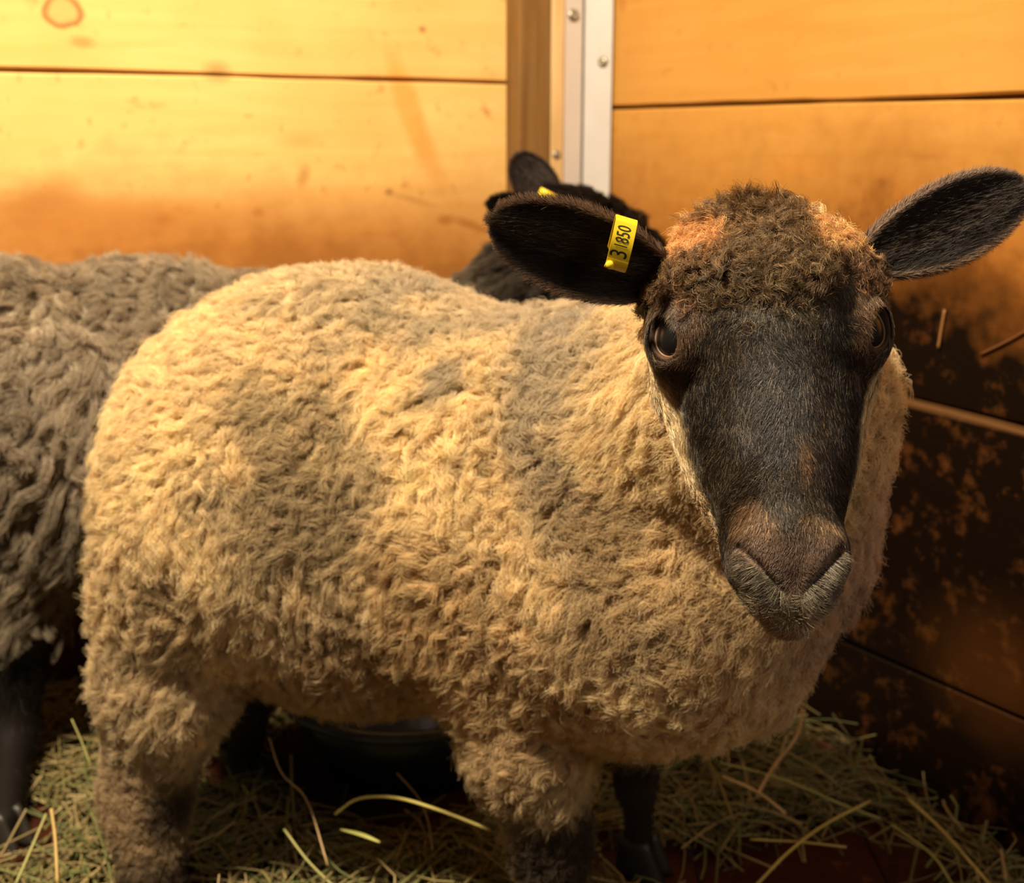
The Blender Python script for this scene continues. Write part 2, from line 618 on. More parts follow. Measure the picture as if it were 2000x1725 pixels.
def screw(p, n, r, parent, name='screw'):
    n = nrm(n)
    a = nrm(np.cross(n, [0, 0, 1]))
    b = np.cross(n, a)
    V, F = [], []
    prof = [(1.0, 0.0), (0.98, 0.12), (0.8, 0.32), (0.5, 0.45), (0.22, 0.48), (0.2, 0.30), (0.0, 0.30)]
    for q, h in prof:
        for k in range(16):
            ang = 2 * PI * k / 16
            V.append(p + r * (q * (math.cos(ang) * a + math.sin(ang) * b) + h * n))
    for j in range(len(prof) - 1):
        for k in range(16):
            k2 = (k + 1) % 16
            F.append((j * 16 + k, j * 16 + k2, j * 16 + 16 + k2, j * 16 + 16 + k))
    return mesh_obj(name, V, F, MAT_SCREW, parent)


pS = lw(1087, 302, 0.052)[2]
screw(pS, np.append(LN, 0), 0.007, t2o)

# white metal corner angle: two legs with a fold between them
T_OFF = 0.046
fold = lw(1140, 150, T_OFF)[2][:2]
mA = lw(1100, 150, T_OFF)[2][:2]
q = rw(1196, 150, 0.004)[2][:2]
prof = [mA, fold + LN * 0.0, q]
V, F = [], []
th = 0.0025
n1 = LN
d2 = nrm(q - fold)
n2 = np.array([-d2[1], d2[0]])
if np.dot(n2, -fold) < 0: n2 = -n2
rib = nrm(n1 + n2)
outl = [mA, mA + n1 * th, fold + n1 * th + LDIR * 0.0045, fold + LDIR * 0.0030 - n1 * 0.007, fold + d2 * 0.0015 - n2 * 0.007, fold + d2 * 0.0030 + n2 * th, q + n2 * th, q, fold - rib * 0.012]
nz = 2
for i in range(nz):
    for p in outl:
        V.append((p[0], p[1], 0.0 + 1.35 * i))
m_ = len(outl)
for k in range(m_):
    k2 = (k + 1) % m_
    F.append((k, k2, k2 + m_, k + m_))
F.append(tuple(range(m_ - 1, -1, -1)))
F.append(tuple(range(m_, 2 * m_)))
t3o = mesh_obj('trim_3', V, F, MAT_METAL, smooth=False)
tag(t3o, 'off white metal corner strip with a fold and two screws', kind='structure')
screw(wall_hit(1120, 30, mA, LDIR, LN, th)[2], np.append(LN, 0), 0.0095, t3o)
screw(wall_hit(1178, 121, fold, d2, n2, th)[2], np.append(n2, 0), 0.0085, t3o)

# ------------------------------------------------------------------ implicit bodies
def smin(a, b, k):
    h = np.clip(0.5 + 0.5 * (b - a) / k, 0, 1)
    return b + (a - b) * h - k * h * (1 - h)


def smax(a, b, k):
    return -smin(-a, -b, k)


def sd_ell(p, c, r, rot=None):
    q = p - np.asarray(c)
    if rot is not None:
        q = q @ rot
    r = np.asarray(r, float)
    k0 = np.linalg.norm(q / r, axis=-1)
    k1 = np.linalg.norm(q / (r * r), axis=-1)
    return k0 * (k0 - 1) / np.maximum(k1, 1e-6)


def sd_cone(p, a, b, ra, rb):
    a = np.asarray(a, float)
    b = np.asarray(b, float)
    ab = b - a
    t = np.clip(((p - a) @ ab) / np.dot(ab, ab), 0, 1)
    return np.linalg.norm(p - a - t[..., None] * ab, axis=-1) - (ra + (rb - ra) * t)


def surface_net(sdf, lo, hi, h):
    lo = np.asarray(lo, float)
    hi = np.asarray(hi, float)
    B = 8
    nb = np.ceil((hi - lo) / (h * B)).astype(int)
    n = nb * B + 1
    D = np.empty(n, np.float32)
    cc = np.stack(np.meshgrid(*[lo[i] + (np.arange(nb[i]) + 0.5) * h * B for i in range(3)], indexing='ij'), -1)
    dc = sdf(cc.reshape(-1, 3)).reshape(nb)
    D[:] = 1.0
    near = np.argwhere(np.abs(dc) < h * B * 1.7)
    far_in = np.argwhere(dc <= -h * B * 1.7)
    for (i, j, k) in far_in:
        D[i * B:i * B + B + 1, j * B:j * B + B + 1, k * B:k * B + B + 1] = -1.0
    g = np.stack(np.meshgrid(*[np.arange(B + 1)] * 3, indexing='ij'), -1).reshape(-1, 3)
    for s in range(0, len(near), 400):
        blk = near[s:s + 400]
        idx = blk[:, None, :] * B + g[None]
        pts = lo + idx * h
        d = sdf(pts.reshape(-1, 3)).reshape(idx.shape[:2])
        D[idx[..., 0], idx[..., 1], idx[..., 2]] = d
    S = D < 0
    # cells with sign change
    acc = np.zeros([m - 1 for m in n], np.int8)
    for dx in (0, 1):
        for dy in (0, 1):
            for dz in (0, 1):
                acc += S[dx:n[0] - 1 + dx, dy:n[1] - 1 + dy, dz:n[2] - 1 + dz]
    act = (acc > 0) & (acc < 8)
    cells = np.argwhere(act)
    cid = np.full(act.shape, -1, np.int32)
    cid[act] = np.arange(len(cells))
    P = np.zeros((len(cells), 3))
    W = np.zeros(len(cells))
    corners = [(0, 0, 0), (1, 0, 0), (0, 1, 0), (0, 0, 1), (1, 1, 0), (1, 0, 1), (0, 1, 1), (1, 1, 1)]
    for a in corners:
        for ax in range(3):
            if a[ax]: continue
            b = list(a); b[ax] = 1
            da = D[cells[:, 0] + a[0], cells[:, 1] + a[1], cells[:, 2] + a[2]]
            db = D[cells[:, 0] + b[0], cells[:, 1] + b[1], cells[:, 2] + b[2]]
            m = (da < 0) != (db < 0)
            t = da[m] / (da[m] - db[m])
            pt = cells[m] + np.array(a, float)
            pt[:, ax] += t
            P[m] += pt
            W[m] += 1
    P = lo + P / W[:, None] * h
    F = []
    for ax in range(3):
        u, v = (ax + 1) % 3, (ax + 2) % 3
        sl0 = [slice(None)] * 3
        sl1 = [slice(None)] * 3
        sl0[ax] = slice(0, n[ax] - 1)
        sl1[ax] = slice(1, n[ax])
        s0, s1 = S[tuple(sl0)], S[tuple(sl1)]
        e = np.argwhere(s0 != s1)
        e = e[(e[:, u] > 0) & (e[:, v] > 0) & (e[:, u] < n[u] - 1) & (e[:, v] < n[v] - 1)]
        inside = s0[e[:, 0], e[:, 1], e[:, 2]]
        quad = []
        for du, dv in ((-1, -1), (0, -1), (0, 0), (-1, 0)):
            c = e.copy()
            c[:, u] += du
            c[:, v] += dv
            quad.append(cid[c[:, 0], c[:, 1], c[:, 2]])
        quad = np.stack(quad, -1)
        quad[~inside] = quad[~inside][:, ::-1]
        F.append(quad)
    F = np.concatenate(F)
    F = F[(F >= 0).all(1)]
    return P, F


def grad(sdf, P, e=1e-3):
    g = np.stack([sdf(P + np.eye(3)[i] * e) - sdf(P - np.eye(3)[i] * e) for i in range(3)], -1)
    return nrm(g)


def sample_faces(V, F, count, weight=None, r=None):
    r = r or rng
    V = np.asarray(V)
    F = np.asarray(F)
    T = np.concatenate([F[:, [0, 1, 2]], F[:, [0, 2, 3]]]) if F.shape[1] == 4 else F
    a, b, c = V[T[:, 0]], V[T[:, 1]], V[T[:, 2]]
    cr = np.cross(b - a, c - a)
    ar = np.linalg.norm(cr, axis=1) / 2
    w = ar.copy()
    if weight is not None:
        w = w * weight((a + b + c) / 3, nrm(cr))
    w = w / w.sum()
    i = r.choice(len(T), count, p=w)
    u, v = r.random(count), r.random(count)
    m = u + v > 1
    u[m], v[m] = 1 - u[m], 1 - v[m]
    return a[i] + u[:, None] * (b[i] - a[i]) + v[:, None] * (c[i] - a[i])


def curves_obj(name, pts, rad, colr, mat, parent):
    """pts (N,K,3), rad (N,K) or (K,), colr (N,3)"""
    Nn, K = pts.shape[:2]
    cu = bpy.data.hair_curves.new(name)
    cu.add_curves([K] * Nn)
    cu.attributes['position'].data.foreach_set('vector', pts.astype(np.float32).ravel())
    ra = cu.attributes.get('radius') or cu.attributes.new('radius', 'FLOAT', 'POINT')
    ra.data.foreach_set('value', np.broadcast_to(rad, (Nn, K)).astype(np.float32).ravel())
    ca = cu.attributes.new('col', 'FLOAT_COLOR', 'CURVE')
    c4 = np.ones((Nn, 4), np.float32)
    c4[:, :3] = np.clip(colr, 0, 1)
    ca.data.foreach_set('color', c4.ravel())
    cu.materials.append(mat)
    o = bpy.data.objects.new(name, cu)
    COL.objects.link(o)
    if parent:
        o.parent = parent
    return o


def kd_nearest(pts, centers):
    kd = kdtree.KDTree(len(centers))
    for i, c in enumerate(centers):
        kd.insert(c, i)
    kd.balance()
    return np.fromiter((kd.find(p)[1] for p in pts), int, len(pts))


def basis(n):
    ref = np.where(np.abs(n[:, 2:3]) > 0.9, np.array([[1.0, 0, 0]]), np.array([[0, 0, 1.0]]))
    u = nrm(np.cross(ref, n))
    return u, np.cross(n, u)


def locks(roots, normals, length, comb, K, lock_size, clump, curl_r, curl_turns, frizz, lift, seed=0):
    """curly staple locks: strands gather on guides. all per-root arrays or scalars. returns (N,K,3), lock id"""
    lr = np.random.default_rng(seed)
    Nn = len(roots)
    nl = max(8, int(Nn * lock_size))
    gi = lr.choice(Nn, nl, replace=False)
    lid = kd_nearest(roots, roots[gi])
    G0, GN = roots[gi], normals[gi]
    GL = (length[gi] * lr.uniform(0.8, 1.2, nl))
    cmb = comb[gi] + lr.normal(0, 0.28, (nl, 3))
    cmb = cmb - GN * np.sum(cmb * GN, 1, keepdims=True) * 0.8
    t = np.linspace(0, 1, K)
    lf = lift[gi] if not np.isscalar(lift) else np.full(nl, lift)
    ctr = G0[:, None] + GN[:, None] * (GL[:, None, None] * (lf[:, None, None] * (t - 0.35 * t * t)[None, :, None])) + cmb[:, None] * (GL[:, None, None] * ((t ** 1.4) * 0.85)[None, :, None])
    u, v = basis(nrm(GN * 0.6 + cmb * 0.6))
    ph = lr.random(nl) * 2 * PI
    tu = curl_turns * lr.uniform(0.6, 1.5, nl) * lr.choice([-1, 1], nl)
    cr = (curl_r[gi] if not np.isscalar(curl_r) else np.full(nl, curl_r)) * lr.uniform(0.6, 1.4, nl)
    ang = ph[:, None] + tu[:, None] * 2 * PI * t[None]
    amp = cr[:, None] * (0.25 + 0.9 * t[None])
    ctr = ctr + amp[..., None] * (np.cos(ang)[..., None] * u[:, None] + np.sin(ang)[..., None] * v[:, None]) - (amp[:, :1, None] * (np.cos(ang[:, :1, None]) * u[:, None] + np.sin(ang[:, :1, None]) * v[:, None]))
    off = roots - G0[lid]
    cl = np.broadcast_to(np.asarray(clump, float).reshape(-1, 1), (Nn, 1)) * (t ** 0.7)[None]
    ls = lr.uniform(0.82, 1.08, Nn)
    base = ctr[lid] - G0[lid][:, None]
    # stretch strands a bit individually
    P = roots[:, None] + base * ls[:, None, None] - off[:, None] * cl[..., None]
    fz = lr.normal(0, 1, (Nn, 1, 3)) * (t ** 1.2)[None, :, None] + lr.normal(0, 0.35, (Nn, K, 3)) * (t ** 0.5)[None, :, None]
    P = P + fz * frizz
    return P, lid


# ------------------------------------------------------------------ the cream sheep
VIEW0 = np.array([0, 0, CAM_H])


def body_sdf(prims, k=0.05):
    def f(p):
        d = None
        for q in prims:
            if q[0] == 'e':
                x = sd_ell(p, q[1], q[2], q[3] if len(q) > 3 else None)
            else:
                x = sd_cone(p, q[1], q[2], q[3], q[4])
            kk = k
            if q[0] == 'l':
                kk = 0.03
            d = x if d is None else smin(d, x, kk)
        return d
    return f


# head frame
HO = at(1511, 596, 0.70)
ray = nrm(HO - VIEW0)
Rt = nrm(np.cross(ray, [0, 0, 1]))
Up = np.cross(Rt, ray)
TILT, YAW, ROLL = R(24), R(4.5), R(7.0)
nf = -ray * math.cos(TILT) + Up * math.sin(TILT)
zl = Up * math.cos(TILT) + ray * math.sin(TILT)
xl = Rt
# yaw about zl (towards picture right)
nf, xl = nf * math.cos(YAW) + xl * math.sin(YAW), xl * math.cos(YAW) - nf * math.sin(YAW)
zl, xl = zl * math.cos(ROLL) - xl * math.sin(ROLL), xl * math.cos(ROLL) + zl * math.sin(ROLL)
HS = np.array([0.96, 0.95, 0.99])
HM = np.stack([xl, nf, zl], 1)        # local->world columns


def h2w(p):
    return HO + (np.asarray(p, float) * HS) @ HM.T


def w2h(p):
    return ((p - HO) @ HM) / HS


def head_base(p):
    ax = np.abs(p[..., 0])
    q = p.copy()
    q[..., 0] = ax * (1 + 0.10 * sstep(-p[..., 2], 0.075, 0.125) + 0.20 * sstep(-p[..., 2], 0.15, 0.185))
    d = sd_ell(q, (0, -0.060, 0.026), (0.073, 0.062, 0.047))
    d = smin(d, sd_ell(q, (0, -0.045, 0.004), (0.065, 0.042, 0.053)), 0.02)
    d = smin(d, sd_ell(q, (0.054, -0.050, 0.000), (0.022, 0.026, 0.030)), 0.014)       # orbit
    d = smin(d, sd_cone(q, (0, -0.036, -0.02), (0, -0.029, -0.130), 0.036, 0.0275), 0.02)
    d = smin(d, sd_cone(q, (0.034, -0.085, -0.018), (0.016, -0.058, -0.125), 0.036, 0.024), 0.02)
    d = smin(d, sd_cone(q, (0.026, -0.046, -0.045), (0.018, -0.040, -0.105), 0.025, 0.021), 0.015)
    # muzzle
    d = smin(d, sd_ell(q, (0, -0.036, -0.146), (0.0385, 0.034, 0.030)), 0.016)
    d = smin(d, sd_ell(q, (0.016, -0.018, -0.150), (0.0165, 0.014, 0.017)), 0.008)     # nostril wings
    d = smin(d, sd_ell(q, (0.010, -0.029, -0.169), (0.0190, 0.018, 0.0135)), 0.009)    # upper lip halves
    d = smin(d, sd_ell(q, (0, -0.042, -0.178), (0.0165, 0.020, 0.0110)), 0.006)        # chin
    # nostrils: slanted comma slits
    d = smax(d, -sd_cone(q, (0.0310, -0.012, -0.1440), (0.0235, -0.005, -0.1550), 0.0042, 0.0030), 0.003)
    d = smax(d, -sd_cone(q, (0.0235, -0.005, -0.1550), (0.0030, -0.010, -0.1740), 0.0026, 0.0015), 0.003)
    d = smax(d, -sd_cone(q, (0, -0.010, -0.174), (0, -0.019, -0.1835), 0.0013, 0.0015), 0.002)
    d = smax(d, -sd_cone(q, (0, -0.021, -0.1840), (0.026, -0.040, -0.172), 0.0014, 0.0012), 0.002)
    return d


# eyeballs sit in swollen lids with an opening along e
EYE_E = nrm(np.array([math.sin(R(52)), math.cos(R(52)), 0.0]))
EYE_R = 0.0165
_st = np.array([0.044, -0.043, -0.006])
_t = 0.0
for _ in range(80):
    _t += float(-head_base((_st + EYE_E * _t)[None])[0]) * 0.8
EYE_C = _st + EYE_E * _t - EYE_E * (EYE_R - 0.0025)
EYE_X = np.cross([0, 0, 1.0], EYE_E)
AP_X, AP_Z, AP_T = 0.0112, 0.0143, R(12)


def aperture(q):
    """(q mirrored to +x) elliptic distance in the lid plane and height along the eye axis"""
    d = q - EYE_C
    xx = d @ EYE_X
    zz = d[..., 2]
    c_, s_ = math.cos(AP_T), math.sin(AP_T)
    x2, z2 = xx * c_ + zz * s_, -xx * s_ + zz * c_
    k = np.sqrt((x2 / AP_X) ** 2 + (z2 / AP_Z) ** 2)
    return k, d @ EYE_E


def head_local(p):
    d = head_base(p)
    q = p.copy()
    q[..., 0] = np.abs(q[..., 0])
    d = smin(d, np.linalg.norm(q - EYE_C, axis=-1) - (EYE_R + 0.0016), 0.013)
    k, hh = aperture(q)
    cut = np.maximum((k - 1) * AP_X, 0.004 - hh)
    return smax(d, -cut, 0.0012)


def head_world(p):
    return head_local(w2h(p)) * 0.95


main_prims = [
    ('e', at(510, 880, 1.13), (0.130, 0.115, 0.125)),
    ('e', at(425, 1030, 1.10), (0.098, 0.105, 0.125)),
    ('e', at(700, 900, 1.13), (0.20, 0.135, 0.185)),
    ('e', at(720, 1080, 1.11), (0.17, 0.12, 0.155)),
    ('e', at(1010, 990, 1.06), (0.155, 0.13, 0.175)),
    ('e', at(1060, 1130, 1.03), (0.12, 0.115, 0.145)),
    ('e', at(1270, 1130, 0.98), (0.12, 0.12, 0.14)),
    ('e', at(1400, 1150, 0.93), (0.085, 0.09, 0.11)),
    ('c', at(1210, 835, 1.02), at(1450, 800, 0.90), 0.105, 0.090),
    ('c', at(1540, 1040, 0.92), at(1530, 800, 0.88), 0.060, 0.070),
    ('e', at(1510, 620, 0.79), (0.05, 0.06, 0.07)),
    # near hind leg
    ('l', at(355, 1150, 1.09), at(330, 1330, 1.08), 0.075, 0.054),
    ('l', at(330, 1330, 1.08), at(285, 1560, 1.07), 0.052, 0.036),
    ('l', at(285, 1560, 1.07), at(300, 1760, 1.04), 0.032, 0.026),
    # far hind leg
    ('l', at(430, 1150, 1.24), at(500, 1330, 1.28), 0.06, 0.026),
    ('l', at(500, 1330, 1.28), at(470, 1490, 1.32), 0.022, 0.017),
    # near fore leg
    ('l', at(1030, 1250, 1.00), at(1035, 1450, 0.985), 0.066, 0.048),
    ('l', at(1035, 1450, 0.985), at(1075, 1640, 0.98), 0.046, 0.028),
    ('l', at(1075, 1640, 0.98), at(1088, 1870, 0.96), 0.028, 0.022),
    # far fore leg
    ('l', at(1235, 1350, 1.10), at(1243, 1520, 1.115), 0.04, 0.0150),
    ('l', at(1243, 1520, 1.115), at(1250, 1665, 1.125), 0.0145, 0.0130),
]
main_sdf = body_sdf(main_prims)
BV, BF = surface_net(main_sdf, (-0.60, 0.70, -0.02), (0.45, 1.45, 0.80), 0.0045)
lo = HO - 0.24
hi = HO + 0.24
HV, HF = surface_net(head_world, lo, hi, 0.0014)
print('body', len(BV), 'head', len(HV))


def ear_mesh(base, axis, wdir, length, width, cup, thick, nu=40, nv=22, fold_=0.6, bend=None, root_w=0.5):
    """leaf-shaped cupped ear; grid on both faces. returns inner(grid) outer(grid) arrays, faces"""
    axis = nrm(axis)
    wdir = nrm(wdir - axis * np.dot(wdir, axis))
    op = np.cross(axis, wdir)                 # opening side
    bend = np.zeros(3) if bend is None else np.asarray(bend, float)
    us = 1 - (1 - np.linspace(0, 1, nu)) ** 1.4
    vs = np.linspace(-1, 1, nv)
    prof = (np.sin(PI * np.clip(us, 0, 1) ** 1.0) ** 0.44)
    prof = np.maximum(prof, root_w * (1 - us) ** 1.5)
    prof[-1] = 0.26
    grid = np.zeros((nu, nv, 3))
    nor = np.zeros((nu, nv, 3))
    for i, u in enumerate(us):
        w = width * prof[i]
        c = base + axis * length * u + bend * u * u
        ca = cup * (1 - 0.55 * u)             # arc half-angle
        for j, v in enumerate(vs):
            a = ca * v
            rr = w / max(ca, 0.05)
            lat = rr * math.sin(a)
            dep = rr * (1 - math.cos(a))
            grid[i, j] = c + wdir * lat + op * dep
            nor[i, j] = op * math.cos(a) - wdir * math.sin(a)
    tt = thick * np.sqrt(np.clip(1 - np.abs(vs) ** 6, 0.03, 1))[None, :, None] * (0.6 + 0.7 * (1 - us))[:, None, None]
    inner = grid + nor * tt / 2
    outer = grid - nor * tt / 2
    V = np.concatenate([inner.reshape(-1, 3), outer.reshape(-1, 3)])
    F = []
    n = nu * nv
    for i in range(nu - 1):
        for j in range(nv - 1):
            a = i * nv + j
            F.append((a, a + 1, a + nv + 1, a + nv))
            F.append((n + a, n + a + nv, n + a + nv + 1, n + a + 1))
    for i in range(nu - 1):
        a = i * nv
        F.append((a, a + nv, n + a + nv, n + a))
        a = i * nv + nv - 1
        F.append((a, n + a, n + a + nv, a + nv))
    for j in range(nv - 1):
        a = (nu - 1) * nv + j
        F.append((a, a + 1, n + a + 1, n + a))
        a = j
        F.append((a, n + a, n + a + 1, a + 1))
    return dict(V=V, F=np.array(F), grid=grid, nor=nor, axis=axis, wdir=wdir, op=op, us=us, vs=vs, inner=inner, outer=outer)


# photo-left ear: axis runs left and up, opening faces the camera and down
eL_base = at(1315, 545, 0.755)
eL_tip = at(980, 430, 0.75)
eR_base = at(1672, 515, 0.745)
eR_tip = at(1985, 375, 0.765)
camdirL = nrm(VIEW0 - eL_base)
camdirR = nrm(VIEW0 - eR_base)


def make_ear(base, tip, facing, width, cup, **kw):
    ax = nrm(tip - base)
    f = nrm(facing - ax * np.dot(facing, ax))
    w = np.cross(f, ax)                  # so that cross(axis, wdir) = facing
    return ear_mesh(base, ax, w, np.linalg.norm(tip - base), width, cup, 0.0035, **kw)


EL = make_ear(eL_base, eL_tip, camdirL * 0.9 + np.array([0, 0, -0.35]), 0.0305, 1.0)
ER = make_ear(eR_base, eR_tip, camdirR * 0.95 + np.array([0.1, 0, -0.1]), 0.0262, 0.95)

# body object -----------------------------------------------------------
sheep = bpy.data.objects.new('sheep', None)
COL.objects.link(sheep)
tag(sheep, 'cream woolly sheep with a dark face, standing in front and looking at the camera', 'sheep')


def palette_main(p):
    """colour of the coat at world points (N,3) for everything but the face"""
    n1 = noise(p, 9, 3)
    n2 = noise(p, 26, 5)
    cream = np.array([0.93, 0.75, 0.44])
    c = np.tile(cream, (len(p), 1))
    c = c * (0.90 + 0.2 * n2)[:, None]
    grey = np.array([0.36, 0.29, 0.20])
    pink = np.array([0.72, 0.57, 0.42])

    def blob(px, py, Y, r, amt, colr, ns=0.35):
        nonlocal c
        d = np.linalg.norm(p - at(px, py, Y), axis=1) + (n2 - 0.5) * ns * r * 2 + (n1 - 0.5) * ns * r
        w = (1 - sstep(d, r * 0.45, r * 1.15)) * amt
        c = c * (1 - w[:, None]) + np.asarray(colr) * w[:, None]

    gs = (0.44, 0.33, 0.19)
    blob(590, 900, 0.99, 0.075, 0.55, gs)
    blob(610, 1010, 0.98, 0.06, 0.4, gs)
    blob(560, 1090, 0.98, 0.09, 0.3, gs)
    blob(875, 720, 0.98, 0.027, 0.75, (0.40, 0.34, 0.27))
    blob(700, 570, 1.10, 0.09, 0.4, (0.45, 0.38, 0.30))
    blob(950, 560, 1.10, 0.10, 0.5, (0.46, 0.39, 0.31))
    blob(1130, 650, 1.02, 0.07, 0.5, (0.52, 0.44, 0.35))
    blob(1150, 760, 0.95, 0.075, 0.65, (0.44, 0.37, 0.29))
    blob(1110, 900, 0.93, 0.05, 0.5, (0.42, 0.33, 0.23))
    blob(1180, 1050, 0.90, 0.055, 0.6, (0.40, 0.29, 0.18))
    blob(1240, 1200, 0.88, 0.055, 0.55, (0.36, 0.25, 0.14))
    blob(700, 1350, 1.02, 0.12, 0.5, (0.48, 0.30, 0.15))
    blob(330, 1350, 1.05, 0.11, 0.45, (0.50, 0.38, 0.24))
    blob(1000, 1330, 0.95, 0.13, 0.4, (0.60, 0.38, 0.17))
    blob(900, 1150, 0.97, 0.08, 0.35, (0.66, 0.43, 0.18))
    blob(300, 1160, 1.04, 0.09, 0.35, (0.50, 0.35, 0.18))
    blob(1740, 950, 0.92, 0.10, 0.7, (0.80, 0.62, 0.48))
    blob(1640, 1200, 0.90, 0.08, 0.5, (0.70, 0.50, 0.36))
    blob(1330, 1080, 0.86, 0.10, 0.5, (0.62, 0.45, 0.24))  # soft shade under the head painted into the neck wool
    # legs: browner, dirty below
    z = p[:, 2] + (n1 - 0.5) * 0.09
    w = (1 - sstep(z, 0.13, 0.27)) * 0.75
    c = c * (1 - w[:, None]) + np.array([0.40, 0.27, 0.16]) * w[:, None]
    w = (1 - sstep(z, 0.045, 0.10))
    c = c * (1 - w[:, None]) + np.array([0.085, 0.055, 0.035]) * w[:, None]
    blob(355, 1590, 1.03, 0.045, 0.9, (0.07, 0.045, 0.03))
    blob(1080, 1670, 0.95, 0.06, 0.9, (0.07, 0.05, 0.035))
    # far legs are dark
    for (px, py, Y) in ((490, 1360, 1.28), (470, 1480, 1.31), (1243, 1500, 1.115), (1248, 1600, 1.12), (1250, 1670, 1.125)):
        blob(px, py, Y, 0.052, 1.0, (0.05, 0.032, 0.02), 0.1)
    return c


def head_colour(p):
    """colour on the face; q in head coordinates"""
    q = w2h(p)
    x, y, z = q[:, 0], q[:, 1], q[:, 2]
    n1 = noise(p, 60, 9)
    n2 = noise(p, 160, 11)
    c = np.tile(np.array([0.031, 0.022, 0.015]), (len(p), 1)) * (0.15 + 0.8 * n1 + 0.8 * n2)[:, None]

    def put(w, colr):
        nonlocal c
        w = np.clip(w, 0, 1)[:, None]
        c = c * (1 - w) + np.asarray(colr) * w

    def g(cx, cz, rx, rz, amt=1.0):
        d = np.sqrt(((x - cx) / rx) ** 2 + ((z - cz) / rz) ** 2) + (n1 - 0.5) * 0.7
        return (1 - sstep(d, 0.6, 1.25)) * amt

    put(sstep(z, -0.005, 0.03), np.array([0.120, 0.078, 0.038]))                       # topknot brown
    put(g(0, 0.02, 0.04, 0.03, 0.5), (0.12, 0.095, 0.055))
    put(g(-0.056, 0.054, 0.034, 0.016), (0.56, 0.33, 0.15))                           # tan at the ear roots
    put(g(-0.036, 0.044, 0.015, 0.010, 0.9), (0.50, 0.28, 0.12))
    put(g(0.048, 0.056, 0.024, 0.017), (0.54, 0.34, 0.16))
    put(g(0.034, 0.046, 0.012, 0.011, 0.8), (0.50, 0.30, 0.13))
    put(g(0.058, 0.026, 0.012, 0.016, 0.5), (0.22, 0.15, 0.10))
    # brown around eyes
    for s in (-1, 1):
        put(g(s * 0.060, -0.006, 0.016, 0.028, 0.55), (0.14, 0.075, 0.04))
    # black patches beside the nose, below the eyes
    for s in (-1, 1):
        put(g(s * 0.046, -0.052, 0.015, 0.022, 0.85), (0.012, 0.010, 0.008))
    # slaty middle of the nose
    put(g(-0.002, -0.050, 0.020, 0.05, 0.6), (0.060, 0.056, 0.055))
    put(g(0.010, -0.095, 0.004, 0.015, 0.45), (0.22, 0.12, 0.06))
    # tan above the nostrils
    put(g(-0.017, -0.130, 0.010, 0.017, 0.55), (0.27, 0.15, 0.075))
    put(g(0.018, -0.134, 0.014, 0.008, 0.45), (0.26, 0.15, 0.07))
    # nose pad
    nose = (1 - sstep(np.abs(x) * 0.9 + np.clip(-0.146 - z, 0, 1) * 1.05, 0.025, 0.031)) * sstep(-z, 0.130, 0.148) * (1 - sstep(-z, 0.174, 0.180))
    put(nose, (0.20, 0.13, 0.09))
    # light lips and chin hair
    lip = sstep(-z, 0.142, 0.156) * sstep(np.abs(x) * 1.0 + (-z - 0.146) * 1.1, 0.026, 0.035)
    put(lip * 0.6, (0.24, 0.20, 0.14))
    put(sstep(-z, 0.171, 0.180) * 0.9, (0.40, 0.30, 0.18))
    # cream cheeks behind the dark mask
    put(sstep(np.abs(x), 0.058, 0.068) * sstep(-y, 0.040, 0.052) * sstep(z, -0.05, -0.03) * (1 - sstep(z, 0.012, 0.03)) * 0.75, (0.36, 0.22, 0.10))
    ck = sstep(-y, 0.050, 0.068) * sstep(-z, -0.045, -0.012)
    put(ck, (0.66, 0.48, 0.26))
    ck2 = sstep(-y - 0.25 * (z + 0.1), 0.060, 0.078) * sstep(-z, 0.02, 0.05)
    put(ck2, (0.62, 0.47, 0.30))
    return c


def ear_colour(p, E):
    u = np.clip(((p - E['grid'][0].mean(0)) @ E['axis']) / 0.1, 0, 1)
    n1 = noise(p, 90, 21)
    c = np.tile(np.array([0.032, 0.022, 0.016]), (len(p), 1)) * (0.6 + 0.8 * n1)[:, None]
    return c


allV = np.concatenate([BV, HV, EL['V'], ER['V']])
o1 = len(BV)
o2 = o1 + len(HV)
o3 = o2 + len(EL['V'])
allF = [tuple(f) for f in BF] + [tuple(f + o1) for f in HF] + [tuple(f + o2) for f in EL['F']] + [tuple(f + o3) for f in ER['F']]
body = mesh_obj('body', allV, allF, MAT_SKIN, sheep)
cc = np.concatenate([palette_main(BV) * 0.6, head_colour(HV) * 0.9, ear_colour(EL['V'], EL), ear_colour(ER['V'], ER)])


def set_cols(o, c):
    a = o.data.attributes.new('col', 'FLOAT_COLOR', 'POINT')
    c4 = np.ones((len(c), 4), np.float32)
    c4[:, :3] = np.clip(c, 0, 1)
    a.data.foreach_set('color', c4.ravel())


set_cols(body, cc)

